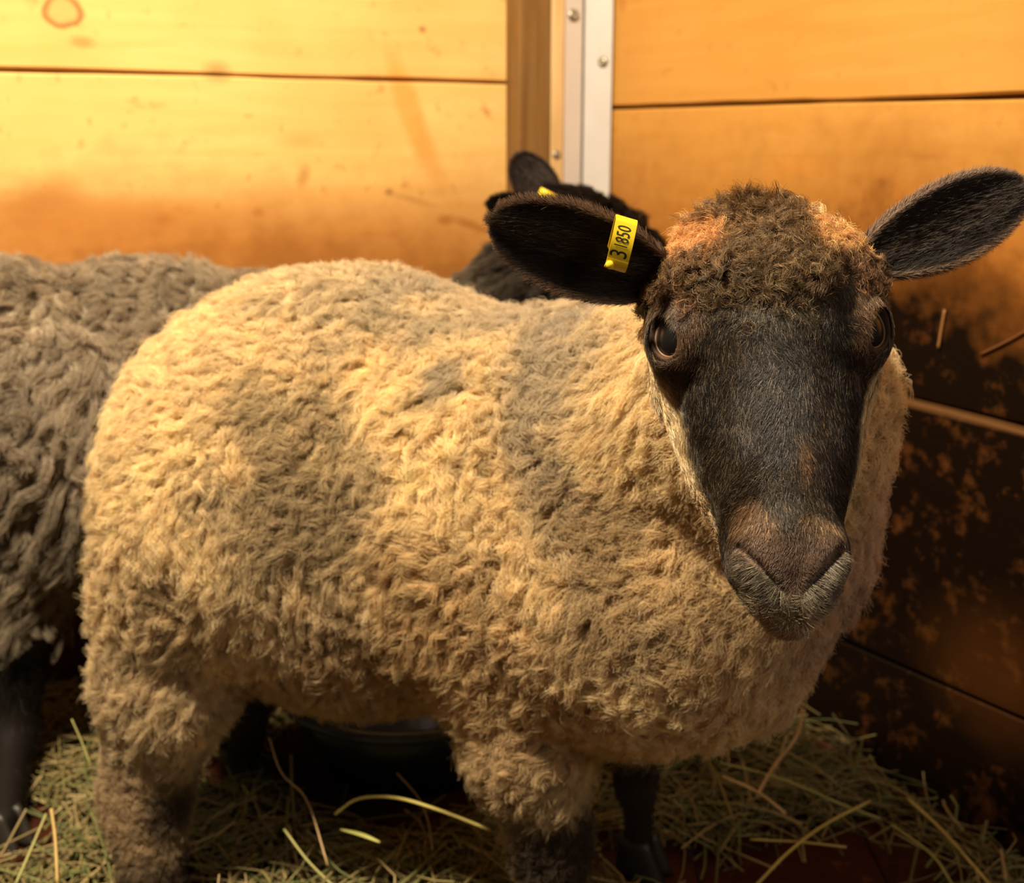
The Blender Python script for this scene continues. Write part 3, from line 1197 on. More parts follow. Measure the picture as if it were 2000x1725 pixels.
# eyes ------------------------------------------------------------------
eyes = []
for s in (-1, 1):
    mir = np.array([s, 1, 1])
    c = EYE_C * mir
    e = EYE_E * mir
    ex = EYE_X * mir
    ew, xw, zw = HM @ e, HM @ ex, HM @ np.array([0, 0, 1.0])
    rot = np.stack([xw, zw, ew], 1)
    V, F = ellipsoid(h2w(c), (EYE_R * 0.955, EYE_R * 0.99, EYE_R * 0.95), rot, 36, 24)
    eo = mesh_obj('eye', V, F, MAT_EYE, sheep)
    eo['label'] = 'dark glossy eye'
    pts = []
    for k in range(44):
        a = 2 * PI * k / 44
        x2, z2 = AP_X * 0.97 * math.cos(a), AP_Z * 0.97 * math.sin(a)
        xx, zz = x2 * math.cos(AP_T) - z2 * math.sin(AP_T), x2 * math.sin(AP_T) + z2 * math.cos(AP_T)
        hgt = math.sqrt(max((EYE_R + 0.0008) ** 2 - (xx ** 2 + zz ** 2), 0))
        pts.append(h2w(c + e * hgt + np.array([0, 0, 1.0]) * zz + ex * xx))
    pts = np.array(pts)
    V, F = [], []
    for k in range(44):
        tg = nrm(pts[(k + 1) % 44] - pts[k - 1])
        u = nrm(pts[k] - h2w(c))
        w = np.cross(tg, u)
        rr = 0.00085 + 0.0004 * max(0, math.sin(2 * PI * k / 44))
        for m in range(8):
            a = 2 * PI * m / 8
            V.append(pts[k] + rr * (math.cos(a) * u + math.sin(a) * w))
    for k in range(44):
        k2 = (k + 1) % 44
        for m in range(8):
            m2 = (m + 1) % 8
            F.append((k * 8 + m, k * 8 + m2, k2 * 8 + m2, k2 * 8 + m))
    mesh_obj('eyelid', V, F, MAT_LID, sheep)

# hooves ------------------------------------------------------------------
def hoof(p, direction, parent, r=0.021, h=0.042):
    d = nrm(np.array([direction[0], direction[1]]))
    sd = np.array([-d[1], d[0]])
    V, F = [], []
    for side in (-1, 1):
        k0 = len(V)
        nlev, ns = 7, 14
        for i in range(nlev):
            f = i / (nlev - 1)
            z = 0.002 + h * f
            sc = 1.12 - 0.42 * f
            sh = -0.010 * f
            for k in range(ns):
                a = 2 * PI * k / ns
                lx = r * 1.25 * sc * math.cos(a) + sh + 0.006
                ly = r * 0.50 * sc * math.sin(a) + side * r * 0.52
                V.append((p[0] + d[0] * lx + sd[0] * ly, p[1] + d[1] * lx + sd[1] * ly, z))
        for i in range(nlev - 1):
            for k in range(ns):
                k2 = (k + 1) % ns
                F.append((k0 + i * ns + k, k0 + i * ns + k2, k0 + (i + 1) * ns + k2, k0 + (i + 1) * ns + k))
        F.append(tuple(k0 + k for k in range(ns - 1, -1, -1)))
        F.append(tuple(k0 + (nlev - 1) * ns + k for k in range(ns)))
    return mesh_obj('hoof', V, F, MAT_HOOF, parent)


fwd = (0.85, -0.5)
for p in (at(300, 1760, 1.04), at(470, 1490, 1.32), at(1088, 1870, 0.96), at(1250, 1665, 1.125)):
    hoof(p, fwd, sheep)

# fleece ------------------------------------------------------------------
def facing_w(limit=-0.35):
    def f(c, n):
        v = nrm(VIEW0 - c)
        d = np.sum(v * n, 1)
        return np.where(d > limit, 1.0, 0.04) * np.where(d > 0, 1.0, 0.7)
    return f


def fleece(prefix, sdf, V, F, count, pal, parent, skip=None, dense=None, K=9, Lmax=0.03, seed=1, combf=None, radius=0.00028, lock=0.02, softf=None):
    wf = facing_w()

    def weight(c, n):
        w = wf(c, n)
        if skip is not None:
            w = w * (1 - skip(c))
        return w
    roots = sample_faces(V, F, count, weight)
    N_ = grad(sdf, roots)
    z = roots[:, 2]
    L_ = Lmax * (0.45 + 0.55 * sstep(z, 0.10, 0.26)) * (0.75 + 0.5 * noise(roots, 14, seed))
    comb = combf(roots, N_) if combf else np.tile([0, 0, -0.8], (len(roots), 1))
    comb = comb + vnoise(roots, 16, seed + 2) * 0.75
    curl = 0.0034 * (0.5 + noise(roots, 11, seed + 4)) * (0.5 + 0.5 * sstep(z, 0.06, 0.2))
    soft = softf(roots) if softf else np.zeros(len(roots))
    comb = comb * (1 - 0.3 * soft)[:, None]
    curl = curl * (1 - 0.7 * soft)
    P, lid = locks(roots, N_, L_, comb, K, lock, 0.38 * (1 - 0.85 * soft), curl, 1.15, 0.0019, 0.7, seed)
    c = pal(roots)
    lr = np.random.default_rng(seed + 9)
    lv = lr.uniform(0.86, 1.12, lid.max() + 1)
    c = c * lv[lid][:, None] * lr.uniform(0.88, 1.1, (len(roots), 1))
    # weathered grey-brown tips on some locks
    gl = (lr.random(lid.max() + 1) < 0.10)[lid]
    c[gl] = c[gl] * np.array([0.72, 0.70, 0.68])
    rad = radius * np.linspace(1, 0.45, K)
    return curves_obj(prefix, P, rad, c, MAT_WOOL, parent)


def skip_main(c):
    # no wool inside the head or on the dark lower legs
    h = head_world(c)
    k = (h < 0.006).astype(float)
    q = w2h(c)
    front = (q[:, 1] > -0.055)
    k = np.maximum(k, front.astype(float))
    k = np.maximum(k, (c[:, 2] < 0.012).astype(float))
    for a, b in ((at(500, 1330, 1.28), at(470, 1490, 1.32)), (at(1243, 1500, 1.115), at(1250, 1665, 1.125))):
        k = np.maximum(k, (sd_cone(c, a, b, 0.03, 0.03) < 0).astype(float))
    return k


def comb_main(p, n):
    back = np.array([-0.45, 0.25, -0.75])
    return np.tile(back, (len(p), 1))


fleece('fleece', main_sdf, BV, BF, 320000, palette_main, sheep, skip=skip_main, K=9, Lmax=0.024, seed=31, combf=comb_main, softf=lambda p: 1 - sstep(np.linalg.norm(p - at(1360, 1040, 0.87), axis=1), 0.09, 0.17), lock=0.04, radius=0.00023)

# short dark hair on the far legs
roots = sample_faces(BV, BF, 14000, lambda c, n: np.maximum((sd_cone(c, at(500, 1330, 1.28), at(470, 1490, 1.32), 0.035, 0.03) < 0), (sd_cone(c, at(1243, 1500, 1.115), at(1250, 1665, 1.125), 0.035, 0.03) < 0)) + 1e-9)
nn = grad(main_sdf, roots)
K = 4
t = np.linspace(0, 1, K)
dirs = nrm(nn * 0.35 + np.array([0, 0, -1.0]) + rng.normal(0, 0.15, nn.shape))
P = roots[:, None] + dirs[:, None] * (0.008 * t)[None, :, None]
curves_obj('leg_hair', P, 0.00014 * np.linspace(1, 0.4, K), np.tile([0.05, 0.033, 0.022], (len(roots), 1)) * rng.uniform(0.5, 1.5, (len(roots), 1)), MAT_FUR, sheep)

# face fur ------------------------------------------------------------------
def eye_clear(q):
    q = q.copy()
    q[:, 0] = np.abs(q[:, 0])
    k, hh = aperture(q)
    return ((k < 1.22) & (hh > 0)).astype(float)


def w_face(c, n):
    q = w2h(c)
    v = nrm(VIEW0 - c)
    w = np.where(np.sum(v * n, 1) > -0.35, 1.0, 0.02)
    return w * (1 - eye_clear(q))


roots = sample_faces(HV, HF, 150000, w_face)
nn = grad(head_world, roots, 0.0015)
q = w2h(roots)
x, y, z = q[:, 0], q[:, 1], q[:, 2]
top = sstep(z + 0.15 * y, 0.004, 0.030)                      # curly topknot
cheek = np.maximum(sstep(-y, 0.060, 0.085) * sstep(-z, -0.04, 0.0), 0)
L_ = 0.0085 + 0.0095 * cheek
nosepad = (1 - sstep(np.abs(x) * 0.9 + np.clip(-0.146 - z, 0, 1) * 1.05, 0.024, 0.030)) * sstep(-z, 0.128, 0.156) * (1 - sstep(-z, 0.173, 0.179))
L_ = L_ * (1 - 0.72 * nosepad) * rng.uniform(0.7, 1.2, len(q))
lipz = sstep(-z, 0.148, 0.166)
L_ = L_ * (1 + 0.25 * lipz)
down = -HM[:, 2]
side = np.tanh(x / 0.012)[:, None] * HM[:, 0]
dirv = nn * (0.30 + 0.12 * lipz)[:, None] + down * (0.75 - 0.3 * lipz)[:, None] + side * (0.25 + 0.55 * lipz + 0.5 * sstep(-z, 0.04, 0.10) * sstep(np.abs(x), 0.012, 0.03))[:, None]
dirv = dirv + vnoise(roots, 60, 3) * 0.45 + vnoise(roots, 170, 4) * 0.25 + rng.normal(0, 0.15, nn.shape)
tang = dirv - nn * np.sum(dirv * nn, 1, keepdims=True)
dirv = nrm(nrm(tang) * 0.92 + nn * (0.40 + 0.1 * lipz)[:, None])
keep = top < 2
K = 5
t = np.linspace(0, 1, K)
m = keep
P = roots[m][:, None] + dirv[m][:, None] * (L_[m][:, None] * t)[..., None] - nn[m][:, None] * (L_[m][:, None] * 0.22 * t ** 2)[..., None]
hc = head_colour(roots[m])
lum = rng.uniform(0.5, 1.5, (m.sum(), 1))
hi_ = (rng.random(m.sum()) < 0.12)[:, None] * (1 - nosepad[m][:, None])
hc = hc * lum * (1 + hi_ * 1.0) + hi_ * np.array([0.11, 0.078, 0.046])
curves_obj('face_hair', P, 0.00012 * np.linspace(1, 0.35, K) * (1 + 0.4 * (hi_ > 0)), hc, MAT_FUR, sheep)

# topknot: curly tufts over the forehead and poll
def top_w(c):
    q_ = w2h(c)
    return q_[:, 2] + 0.15 * q_[:, 1] + 9.0 * np.clip(0.045 ** 2 - q_[:, 0] ** 2, 0, 1) - 0.006 + (noise(c, 70, 31) - 0.5) * 0.03


roots = sample_faces(HV, HF, 75000, lambda c, n: sstep(top_w(c), -0.012, 0.034) ** 1.5 * w_face(c, n) + 1e-9)
nn = grad(head_world, roots, 0.0015)
q = w2h(roots)
upw = sstep(q[:, 2], 0.03, 0.07) * (1 - 0.75 * sstep(np.abs(q[:, 0] + 0.002), 0.028, 0.048))
L_ = (0.006 + 0.006 * sstep(top_w(roots), 0.0, 0.03) + 0.012 * upw) * (0.5 + 1.0 * noise(roots, 55, 8))
cmb = down * (0.35 - 0.6 * upw)[:, None] + vnoise(roots, 45, 13) * 0.9
P, lid = locks(roots, nn, L_, cmb, 9, 0.032, 0.5, 0.0029, 1.2, 0.0012, 0.85, 77)
hc = head_colour(roots) * np.array([1.2, 1.0, 0.80])
lv = rng.uniform(0.7, 1.35, lid.max() + 1)
hc = hc * lv[lid][:, None] * rng.uniform(0.6, 1.5, (len(roots), 1))
hi_ = (rng.random(len(roots)) < 0.12)[:, None]
hc = hc * (1 + hi_ * 1.0) + hi_ * np.array([0.20, 0.14, 0.07])
tk = curves_obj('topknot', P, 0.00013 * np.linspace(1, 0.4, 9), hc, MAT_FUR, sheep)

# ear hair ------------------------------------------------------------------
def ear_hair(E, name, parent, count=26000, rimcol=(0.42, 0.26, 0.16), seed=5, col0=(0.034, 0.023, 0.016), rad=0.0001, Ls=1.0, inner_pale=0.5):
    lr = np.random.default_rng(seed)
    nu, nv = E['grid'].shape[:2]
    us = lr.random(count) ** 0.9
    vs = lr.uniform(-1, 1, count)
    rim = lr.random(count) < 0.34
    vs[rim] = np.sign(vs[rim]) * lr.uniform(0.90, 1.0, rim.sum())
    tipm = lr.random(count) < 0.05
    us[tipm] = lr.uniform(0.93, 1.0, tipm.sum())
    inside = lr.random(count) < 0.5
    iu = us * (nu - 1.001)
    iv = (vs + 1) / 2 * (nv - 1.001)
    i, j = iu.astype(int), iv.astype(int)
    fu, fv = (iu - i)[:, None], (iv - j)[:, None]

    def bil(G):
        return (G[i, j] * (1 - fu) + G[i + 1, j] * fu) * (1 - fv) + (G[i, j + 1] * (1 - fu) + G[i + 1, j + 1] * fu) * fv
    P0 = np.where(inside[:, None], bil(E['inner']), bil(E['outer']))
    nr = bil(E['nor']) * np.where(inside, 1, -1)[:, None]
    out = E['wdir'] * np.sign(vs)[:, None] * sstep(np.abs(vs), 0.6, 1.0)[:, None]
    d = E['axis'] * 0.9 + nr * 0.35 + out * 0.55 + lr.normal(0, 0.16, (count, 3))
    d = nrm(d)
    L_ = Ls * (0.0045 + 0.004 * lr.random(count) + 0.005 * (inside & (np.abs(vs) < 0.5)))
    K = 4
    t = np.linspace(0, 1, K)
    P = P0[:, None] + d[:, None] * (L_[:, None] * t)[..., None]
    c = np.tile(np.asarray(col0, float), (count, 1)) * lr.uniform(0.4, 1.5, (count, 1))
    rr = sstep(np.abs(vs), 0.86, 1.0) * 0.8 * (lr.random(count) < 0.7)
    rr = np.maximum(rr, sstep(us, 0.9, 1.0) * 0.6 * (lr.random(count) < 0.5))
    c = c * (1 - rr[:, None]) + np.asarray(rimcol) * rr[:, None]
    pale = (inside & (np.abs(vs + 0.05) < 0.35) & (lr.random(count) < inner_pale * 0.35))
    c[pale] = np.array([0.16, 0.11, 0.07]) * lr.uniform(0.5, 1.3, (pale.sum(), 1))
    return curves_obj(name, P, rad * np.linspace(1, 0.35, K), c, MAT_FUR, parent)


ear_hair(EL, 'ear_hair', sheep, seed=5, inner_pale=1.1)
ear_hair(ER, 'ear_hair', sheep, seed=6, inner_pale=1.1)


# ear tag: a yellow strap folded over the upper edge ---------------------------
def ear_tag(E, u0, parent, side, width=0.015, text=None, drop=0.85, gapo=0.0035, name='ear_tag', s_edge=1.0, mat=MAT_TAG):
    """strap around the ear edge at v=side; runs over both faces"""
    nu, nv = E['grid'].shape[:2]

    def gp(u, v):
        iu = u * (nu - 1.001)
        iv = (v + 1) / 2 * (nv - 1.001)
        i, j = int(iu), int(iv)
        fu, fv = iu - i, iv - j

        def b(G):
            return (G[i, j] * (1 - fu) + G[i + 1, j] * fu) * (1 - fv) + (G[i, j + 1] * (1 - fu) + G[i + 1, j + 1] * fu) * fv
        return b(E['grid']), nrm(b(E['nor']))
    e0, en = gp(u0, side)
    ctr, cn = gp(u0, side * 0.05)
    wd = nrm(e0 - ctr)                      # towards the edge
    L_ = np.linalg.norm(e0 - ctr)
    nrm_ = nrm(cn - wd * np.dot(cn, wd))
    return e0, wd, nrm_, L_


mtag_E = EL
# strap profile in the plane (edge direction, ear normal)
e0, wd, on, LL = ear_tag(EL, 0.20, sheep, -1 if np.dot(EL['wdir'], [0, 0, 1]) < 0 else 1)
tagp = at(1215, 472, 0.716)
toC = nrm(VIEW0 - tagp)
# plate axes: text runs up the plate, plate leans slightly
pu = nrm(at(1222, 432, 0.716) - at(1204, 512, 0.716))     # up
pr = nrm(at(1240, 446, 0.716) - at(1192, 432, 0.716))     # across
pn = nrm(np.cross(pr, pu))
if np.dot(pn, toC) < 0: pn = -pn
TW, TH = 0.0132, 0.0215


def tag_curve(s):
    """s along the strap: front plate from the bottom (0) to the top, over the fold, down the back"""
    # front plate bulges, bottom turns back under
    if s < 0.25:                         # lower lip bending to the ear
        k = s / 0.25
        a = (1 - k) * 1.15
        return -TH / 2 - 0.0075 * math.sin(a) * 1.0, -0.008 * (1 - math.cos(a)) * 1.6
    if s < 0.75:
        k = (s - 0.25) / 0.5
        return -TH / 2 + TH * k, 0.0018 * math.sin(PI * k)
    k = (s - 0.75) / 0.25
    a = k * PI
    return TH / 2 + 0.003 * math.sin(a), -0.003 * (1 - math.cos(a)) - 0.002 * k


V, F = [], []
NS = 48
thk = 0.0011
rows = []
cl = [tag_curve(i / NS) for i in range(NS + 1)]
for b_ in range(1, 14):
    cl.append((TH / 2 - b_ * 0.0014, cl[NS][1] - 0.0004 * b_))
cl = np.array(cl)
tg = np.gradient(cl, axis=0)
tg /= np.linalg.norm(tg, axis=1, keepdims=True)
nr2 = np.stack([-tg[:, 1], tg[:, 0]], 1)
for i, (c, n2_) in enumerate(zip(cl, nr2)):
    for (sx, st) in ((-1, 0), (1, 0), (1, 1), (-1, 1)):
        w2 = TW / 2 - (0.0012 if i in (0, len(cl) - 1) else 0)
        c2 = c + n2_ * thk * (st - 0.5)
        V.append(tagp + pr * sx * w2 + pu * c2[0] + pn * c2[1])
for i in range(len(cl) - 1):
    for k in range(4):
        k2 = (k + 1) % 4
        F.append((i * 4 + k, i * 4 + k2, i * 4 + 4 + k2, i * 4 + 4 + k))
F.append((3, 2, 1, 0))
n_ = (len(cl) - 1) * 4
F.append((n_, n_ + 1, n_ + 2, n_ + 3))
tag_o = mesh_obj('ear_tag', V, F, MAT_TAG, sheep, smooth=False)
tag_o['label'] = 'yellow numbered ear tag'
# rivet on the lower lip
rp = tagp - pu * (TH / 2 + 0.0045) + pn * 0.0005 - pr * 0.0042
Vr, Fr = ellipsoid(rp, (0.0026, 0.0026, 0.0014), np.stack([pr, pu, pn], 1), 16, 8)
mesh_obj('rivet', Vr, Fr, MAT_TAG, tag_o)


def text_mesh(body_, size):
    cu = bpy.data.curves.new('digits', 'FONT')
    cu.body = body_
    cu.size = size
    cu.align_x = 'CENTER'
    cu.align_y = 'CENTER'
    cu.extrude = 0.0
    cu.resolution_u = 3
    ob = bpy.data.objects.new('digits_tmp', cu)
    COL.objects.link(ob)
    dg = bpy.context.evaluated_depsgraph_get()
    me = bpy.data.meshes.new_from_object(ob.evaluated_get(dg))
    vs = np.zeros(len(me.vertices) * 3)
    me.vertices.foreach_get('co', vs)
    fs = [tuple(p.vertices) for p in me.polygons]
    bpy.data.objects.remove(ob)
    bpy.data.curves.remove(cu)
    bpy.data.meshes.remove(me)
    return vs.reshape(-1, 3), fs


for body_, size, cx, cy, bold in (('1850', 0.0088, 0.0027, 0.0, 0.75), ('3', 0.0112, -0.0074, 0.0, 0.9)):
    tv, tf = text_mesh(body_, size)
    # text x -> up the plate, text y -> to the left across the plate
    V = []
    for a, b_, _ in tv:
        uu = a * (0.78 if body_ != '3' else 1.0) + cx
        ww = -(b_ * 1.35) + cy
        k = np.clip((uu + TH / 2) / TH, 0, 1)
        V.append(tagp + pu * uu + pr * ww + pn * (0.0018 * math.sin(PI * k) + thk * 0.5 + 0.00018))
    mesh_obj('printed_number', V, tf, MAT_INK, tag_o, smooth=False)

# ------------------------------------------------------------------ the grey sheep behind
ram = bpy.data.objects.new('sheep', None)
COL.objects.link(ram)
tag(ram, 'grey woolly sheep with black ears standing behind, against the left wall boards', 'sheep')
rear_prims = [
    ('e', at(0, 850, 1.37), (0.20, 0.12, 0.20)),
    ('e', at(300, 820, 1.46), (0.20, 0.12, 0.195)),
    ('e', at(560, 830, 1.53), (0.18, 0.12, 0.19)),
    ('e', at(800, 830, 1.59), (0.16, 0.12, 0.18)),
    ('c', at(900, 780, 1.56), at(1040, 560, 1.56), 0.11, 0.062),
    # head, turned to the corner
    ('l', at(1060, 540, 1.55), at(1140, 470, 1.55), 0.055, 0.050),
    ('l', at(1140, 470, 1.55), at(1225, 480, 1.58), 0.050, 0.035),
    ('l', at(1200, 500, 1.57), at(1290, 620, 1.60), 0.036, 0.028),
    ('l', at(30, 1050, 1.34), at(20, 1430, 1.30), 0.06, 0.026),
    ('l', at(20, 1430, 1.30), floor_pt(8, 1600, 0.03), 0.022, 0.018),
    ('l', (-0.66, 1.38, 0.30), (-0.67, 1.40, 0.03), 0.055, 0.018),
    ('l', (-0.09, 1.62, 0.30), (-0.085, 1.63, 0.03), 0.05, 0.018),
    ('l', (0.03, 1.70, 0.30), (0.04, 1.71, 0.03), 0.05, 0.018),
]
rear_sdf = body_sdf(rear_prims)
GV, GF = surface_net(rear_sdf, (-0.95, 1.0, -0.02), (0.36, 1.82, 0.80), 0.006)


def rear_palette(p):
    n1 = noise(p, 10, 41)
    n2 = noise(p, 30, 43)
    c = np.tile(np.array([0.46, 0.38, 0.285]), (len(p), 1)) * (0.7 + 0.6 * n2)[:, None]
    low = 1 - sstep(p[:, 2] + (n1 - 0.5) * 0.1, 0.30, 0.48)
    c = c * (1 - 0.25 * low[:, None]) * np.array([1.0, 0.98, 0.92])
    w = sstep(n1, 0.55, 0.8) * 0.35
    c = c * (1 - w[:, None]) + np.array([0.50, 0.42, 0.32]) * w[:, None]
    # black head and dark neck
    d = np.linalg.norm(p - at(1180, 490, 1.56), axis=1)
    w = 1 - sstep(d, 0.12, 0.15)
    c = c * (1 - w[:, None]) + np.array([0.020, 0.014, 0.010]) * w[:, None]
    d = np.linalg.norm(p - at(985, 540, 1.50), axis=1)
    w = (1 - sstep(d, 0.05, 0.11)) * 0.75
    c = c * (1 - w[:, None]) + np.array([0.10, 0.08, 0.06]) * w[:, None]
    w = (1 - sstep(p[:, 2], 0.16, 0.22))
    c = c * (1 - w[:, None]) + np.array([0.02, 0.015, 0.012]) * w[:, None]
    return c


r1_base, r1_tip = at(1090, 430, 1.54), at(1012, 310, 1.56)
r2_base, r2_tip = at(1085, 420, 1.48), at(962, 396, 1.46)
cd = nrm(VIEW0 - r1_base)
E1 = make_ear(r1_base, r1_tip, -cd + np.array([0.3, 0, 0]), 0.028, 0.5)
E2 = make_ear(r2_base, r2_tip, cd * 0.9 + np.array([0, 0, -0.5]), 0.020, 0.8)
allV = np.concatenate([GV, E1['V'], E2['V']])
allF = [tuple(f) for f in GF] + [tuple(f + len(GV)) for f in E1['F']] + [tuple(f + len(GV) + len(E1['V'])) for f in E2['F']]
rb = mesh_obj('body', allV, allF, MAT_SKIN, ram)
set_cols(rb, np.concatenate([rear_palette(GV) * 0.6, np.tile([0.035, 0.025, 0.02], (len(E1['V']) + len(E2['V']), 1))]))
fleece('fleece', rear_sdf, GV, GF, 110000, rear_palette, ram, skip=lambda c: (c[:, 2] < 0.20).astype(float), K=7, Lmax=0.040, seed=61, combf=lambda p, n: np.tile([-0.5, -0.1, -0.7], (len(p), 1)), radius=0.00036, lock=0.035)
ear_hair(E1, 'ear_hair', ram, 6000, seed=15, rimcol=(0.05, 0.035, 0.03), rad=0.0002, col0=(0.03, 0.02, 0.017), inner_pale=0)
ear_hair(E2, 'ear_hair', ram, 6000, seed=16, rimcol=(0.02, 0.015, 0.012), rad=0.0002, col0=(0.012, 0.009, 0.008), inner_pale=0)
roots = sample_faces(GV, GF, 16000, lambda c, n: (c[:, 2] < 0.24) * (c[:, 0] < -0.3) + 1e-9)
nn = grad(rear_sdf, roots)
t = np.linspace(0, 1, 4)
dirs = nrm(nn * 0.4 + np.array([0, 0, -1.0]) + rng.normal(0, 0.2, nn.shape))
P = roots[:, None] + dirs[:, None] * (0.010 * t)[None, :, None]
curves_obj('leg_hair', P, 0.0002 * np.linspace(1, 0.4, 4), np.tile([0.014, 0.010, 0.008], (len(roots), 1)) * rng.uniform(0.5, 1.5, (len(roots), 1)), MAT_FUR, ram)
for p in (floor_pt(8, 1600, 0.03), (-0.67, 1.40), (-0.085, 1.63), (0.04, 1.71)):
    hoof(p, fwd, ram)
# its tag
tc_ = at(1064, 392, 1.465)
ta = nrm(at(1080, 400, 1.465) - at(1048, 384, 1.465))
tb = nrm(np.array([0, -0.3, 1.0]) - ta * np.dot([0, -0.3, 1.0], ta))
tn = np.cross(ta, tb)
Vt, Ft = [], []
for i in range(9):
    a = -0.5 + i / 8
    for (sx, st) in ((-1, 0), (1, 0), (1, 1), (-1, 1)):
        bulge = 0.003 * math.cos(a * PI)
        Vt.append(tc_ + ta * 0.011 * sx + tb * 0.016 * a * 1.6 + tn * (bulge + 0.0015 * (st - 0.5)))
for i in range(8):
    for k in range(4):
        k2 = (k + 1) % 4
        Ft.append((i * 4 + k, i * 4 + k2, i * 4 + 4 + k2, i * 4 + 4 + k))
Ft += [(3, 2, 1, 0), (32, 33, 34, 35)]
et = mesh_obj('ear_tag', Vt, Ft, MAT_TAG, ram)
et['label'] = 'yellow ear tag'

# ------------------------------------------------------------------ rubber tub
tub = bpy.data.objects.new('rubber_tub', None)
COL.objects.link(tub)
TC = np.array([-0.130, 1.36])
tub.location = (TC[0], TC[1], 0)
tag(tub, 'low black rubber tub with sloping sides on the hay behind the cream belly', 'tub')


def lathe(prof, seg=48):
    V, F = [], []
    for r, z in prof:
        for k in range(seg):
            a = 2 * PI * k / seg
            V.append((r * math.cos(a), r * math.sin(a), z))
    for j in range(len(prof) - 1):
        for k in range(seg):
            k2 = (k + 1) % seg
            F.append((j * seg + k, j * seg + k2, (j + 1) * seg + k2, (j + 1) * seg + k))
    F.append(tuple(range(seg - 1, -1, -1)))
    F.append(tuple((len(prof) - 1) * seg + k for k in range(seg)))
    return V, F


mesh_obj('tub_wall', *lathe([(0.095, 0.004), (0.100, 0.010), (0.150, 0.110), (0.145, 0.113), (0.092, 0.016), (0.002, 0.014)]), MAT_TUB, tub)
mesh_obj('rim', *lathe([(0.143, 0.106), (0.152, 0.104), (0.160, 0.108), (0.162, 0.115), (0.157, 0.121), (0.148, 0.121), (0.142, 0.115), (0.143, 0.1065)]), MAT_RIM, tub)

# ------------------------------------------------------------------ hay
def straw_mat():
    m, nt, b, N, L = new_mat('hay_straw')
    a = N.new('ShaderNodeAttribute')
    a.attribute_name = 'col'
    L.new(a.outputs['Color'], b.inputs['Base Color'])
    b.inputs['Roughness'].default_value = 0.5
    b.inputs['Specular IOR Level'].default_value = 0.35
    return m


MAT_HAY = straw_mat()
hr = np.random.default_rng(99)


BARE = np.array([(0.10, 0.95), (0.161, 1.092), (0.223, 1.137), (0.275, 1.175), (0.351, 1.206), (0.440, 1.206), (0.466, 1.146), (0.47, 0.95)])


def in_bare(x, y):
    k = False
    n = len(BARE)
    for i in range(n):
        (x1, y1), (x2, y2) = BARE[i], BARE[(i + 1) % n]
        if (y1 > y) != (y2 > y) and x < (x2 - x1) * (y - y1) / (y2 - y1) + x1:
            k = not k
    return k


HOOVES = [at(300, 1760, 1.04), at(470, 1490, 1.32), at(1088, 1870, 0.96), at(1250, 1665, 1.125), floor_pt(8, 1600, 0.03), (-0.67, 1.40), (-0.085, 1.63), (0.04, 1.71)]


def hay_bed(count):
    V, F, C = [], [], []
    made = 0
    zs_ = lambda x, y: 0.0
    while made < count:
        x = hr.uniform(-0.75, 0.62)
        y = hr.uniform(0.72, 1.80)
        p = np.array([x, y])
        dl = np.dot(p - CORNER, LN)
        drr = np.dot(p - CORNER, RN)
        if dl < 0.05 or drr < 0.035:
            continue
        # bare wet boards show in front at the right
        if in_bare(x, y) and hr.random() < 0.99:
            continue
        wallp = 1 - sstep(drr, 0.03, 0.13)
        pile = math.exp(-((x - 0.22) ** 2 / 0.03 + (y - 1.33) ** 2 / 0.02))
        depth = 0.022 + 0.018 * hr.random() + 0.012 * wallp + 0.045 * pile
        L_ = hr.uniform(0.04, 0.17)
        ang = hr.uniform(0, PI)
        el = hr.normal(0, 0.16)
        if hr.random() < 0.05:
            el = hr.uniform(0.3, 0.9)
        d = np.array([math.cos(ang) * math.cos(el), math.sin(ang) * math.cos(el), math.sin(el)])
        c0 = np.array([x, y, hr.uniform(0.004, depth)])
        bend = hr.normal(0, 0.12, 3) * L_
        bend[2] = -abs(bend[2]) * 0.5
        n = 5
        pts = []
        for i in range(n):
            t = i / (n - 1) - 0.5
            pp = c0 + d * L_ * t + bend * (t * t * 4)
            pp[2] = max(pp[2], 0.0015)
            pts.append(pp)
        pts = np.array(pts)
        q = pts[:, :2] - CORNER
        if (q @ RN).min() < 0.012 or (q @ LN).min() < 0.02:
            continue
        if in_bare(*pts[0, :2]) + in_bare(*pts[-1, :2]) + in_bare(*pts[2, :2]) >= 2 and hr.random() < 0.9:
            continue
        if any(np.linalg.norm(pts[:, :2] - h_[:2], axis=1).min() < 0.040 for h_ in HOOVES):
            continue
        if np.linalg.norm(pts[:, :2] - TC, axis=1).min() < 0.168:
            continue
        tt_ = np.linspace(0, 1, 21)
        dp = np.stack([np.interp(tt_, np.linspace(0, 1, n), pts[:, k_]) for k_ in range(3)], 1)
        if any(np.linalg.norm(dp[:, :2] - np.asarray(h_)[:2], axis=1).min() < 0.044 for h_ in HOOVES):
            continue
        if min(main_sdf(dp).min(), rear_sdf(dp).min()) < 0.006:
            continue
        rad = hr.uniform(0.0006, 0.0018)
        v, f = tube(pts, rad, 4, hr.uniform(0.25, 0.9), caps=False)
        k = len(V)
        V.extend(v)
        F.extend([tuple(i + k for i in g) for g in f])
        tone = hr.random()
        c = np.array([0.34, 0.27, 0.10]) if tone < 0.5 else (np.array([0.22, 0.24, 0.08]) if tone < 0.75 else np.array([0.48, 0.36, 0.16]))
        c = c * hr.uniform(0.45, 1.15)
        C.extend([c] * len(v))
        made += 1
    return V, F, C


V, F, C = hay_bed(8500)
hay = mesh_obj('hay', V, F, MAT_HAY)
set_cols(hay, np.array(C))
tag(hay, 'loose green and yellow hay strewn over the pen floor', 'hay', kind='stuff')


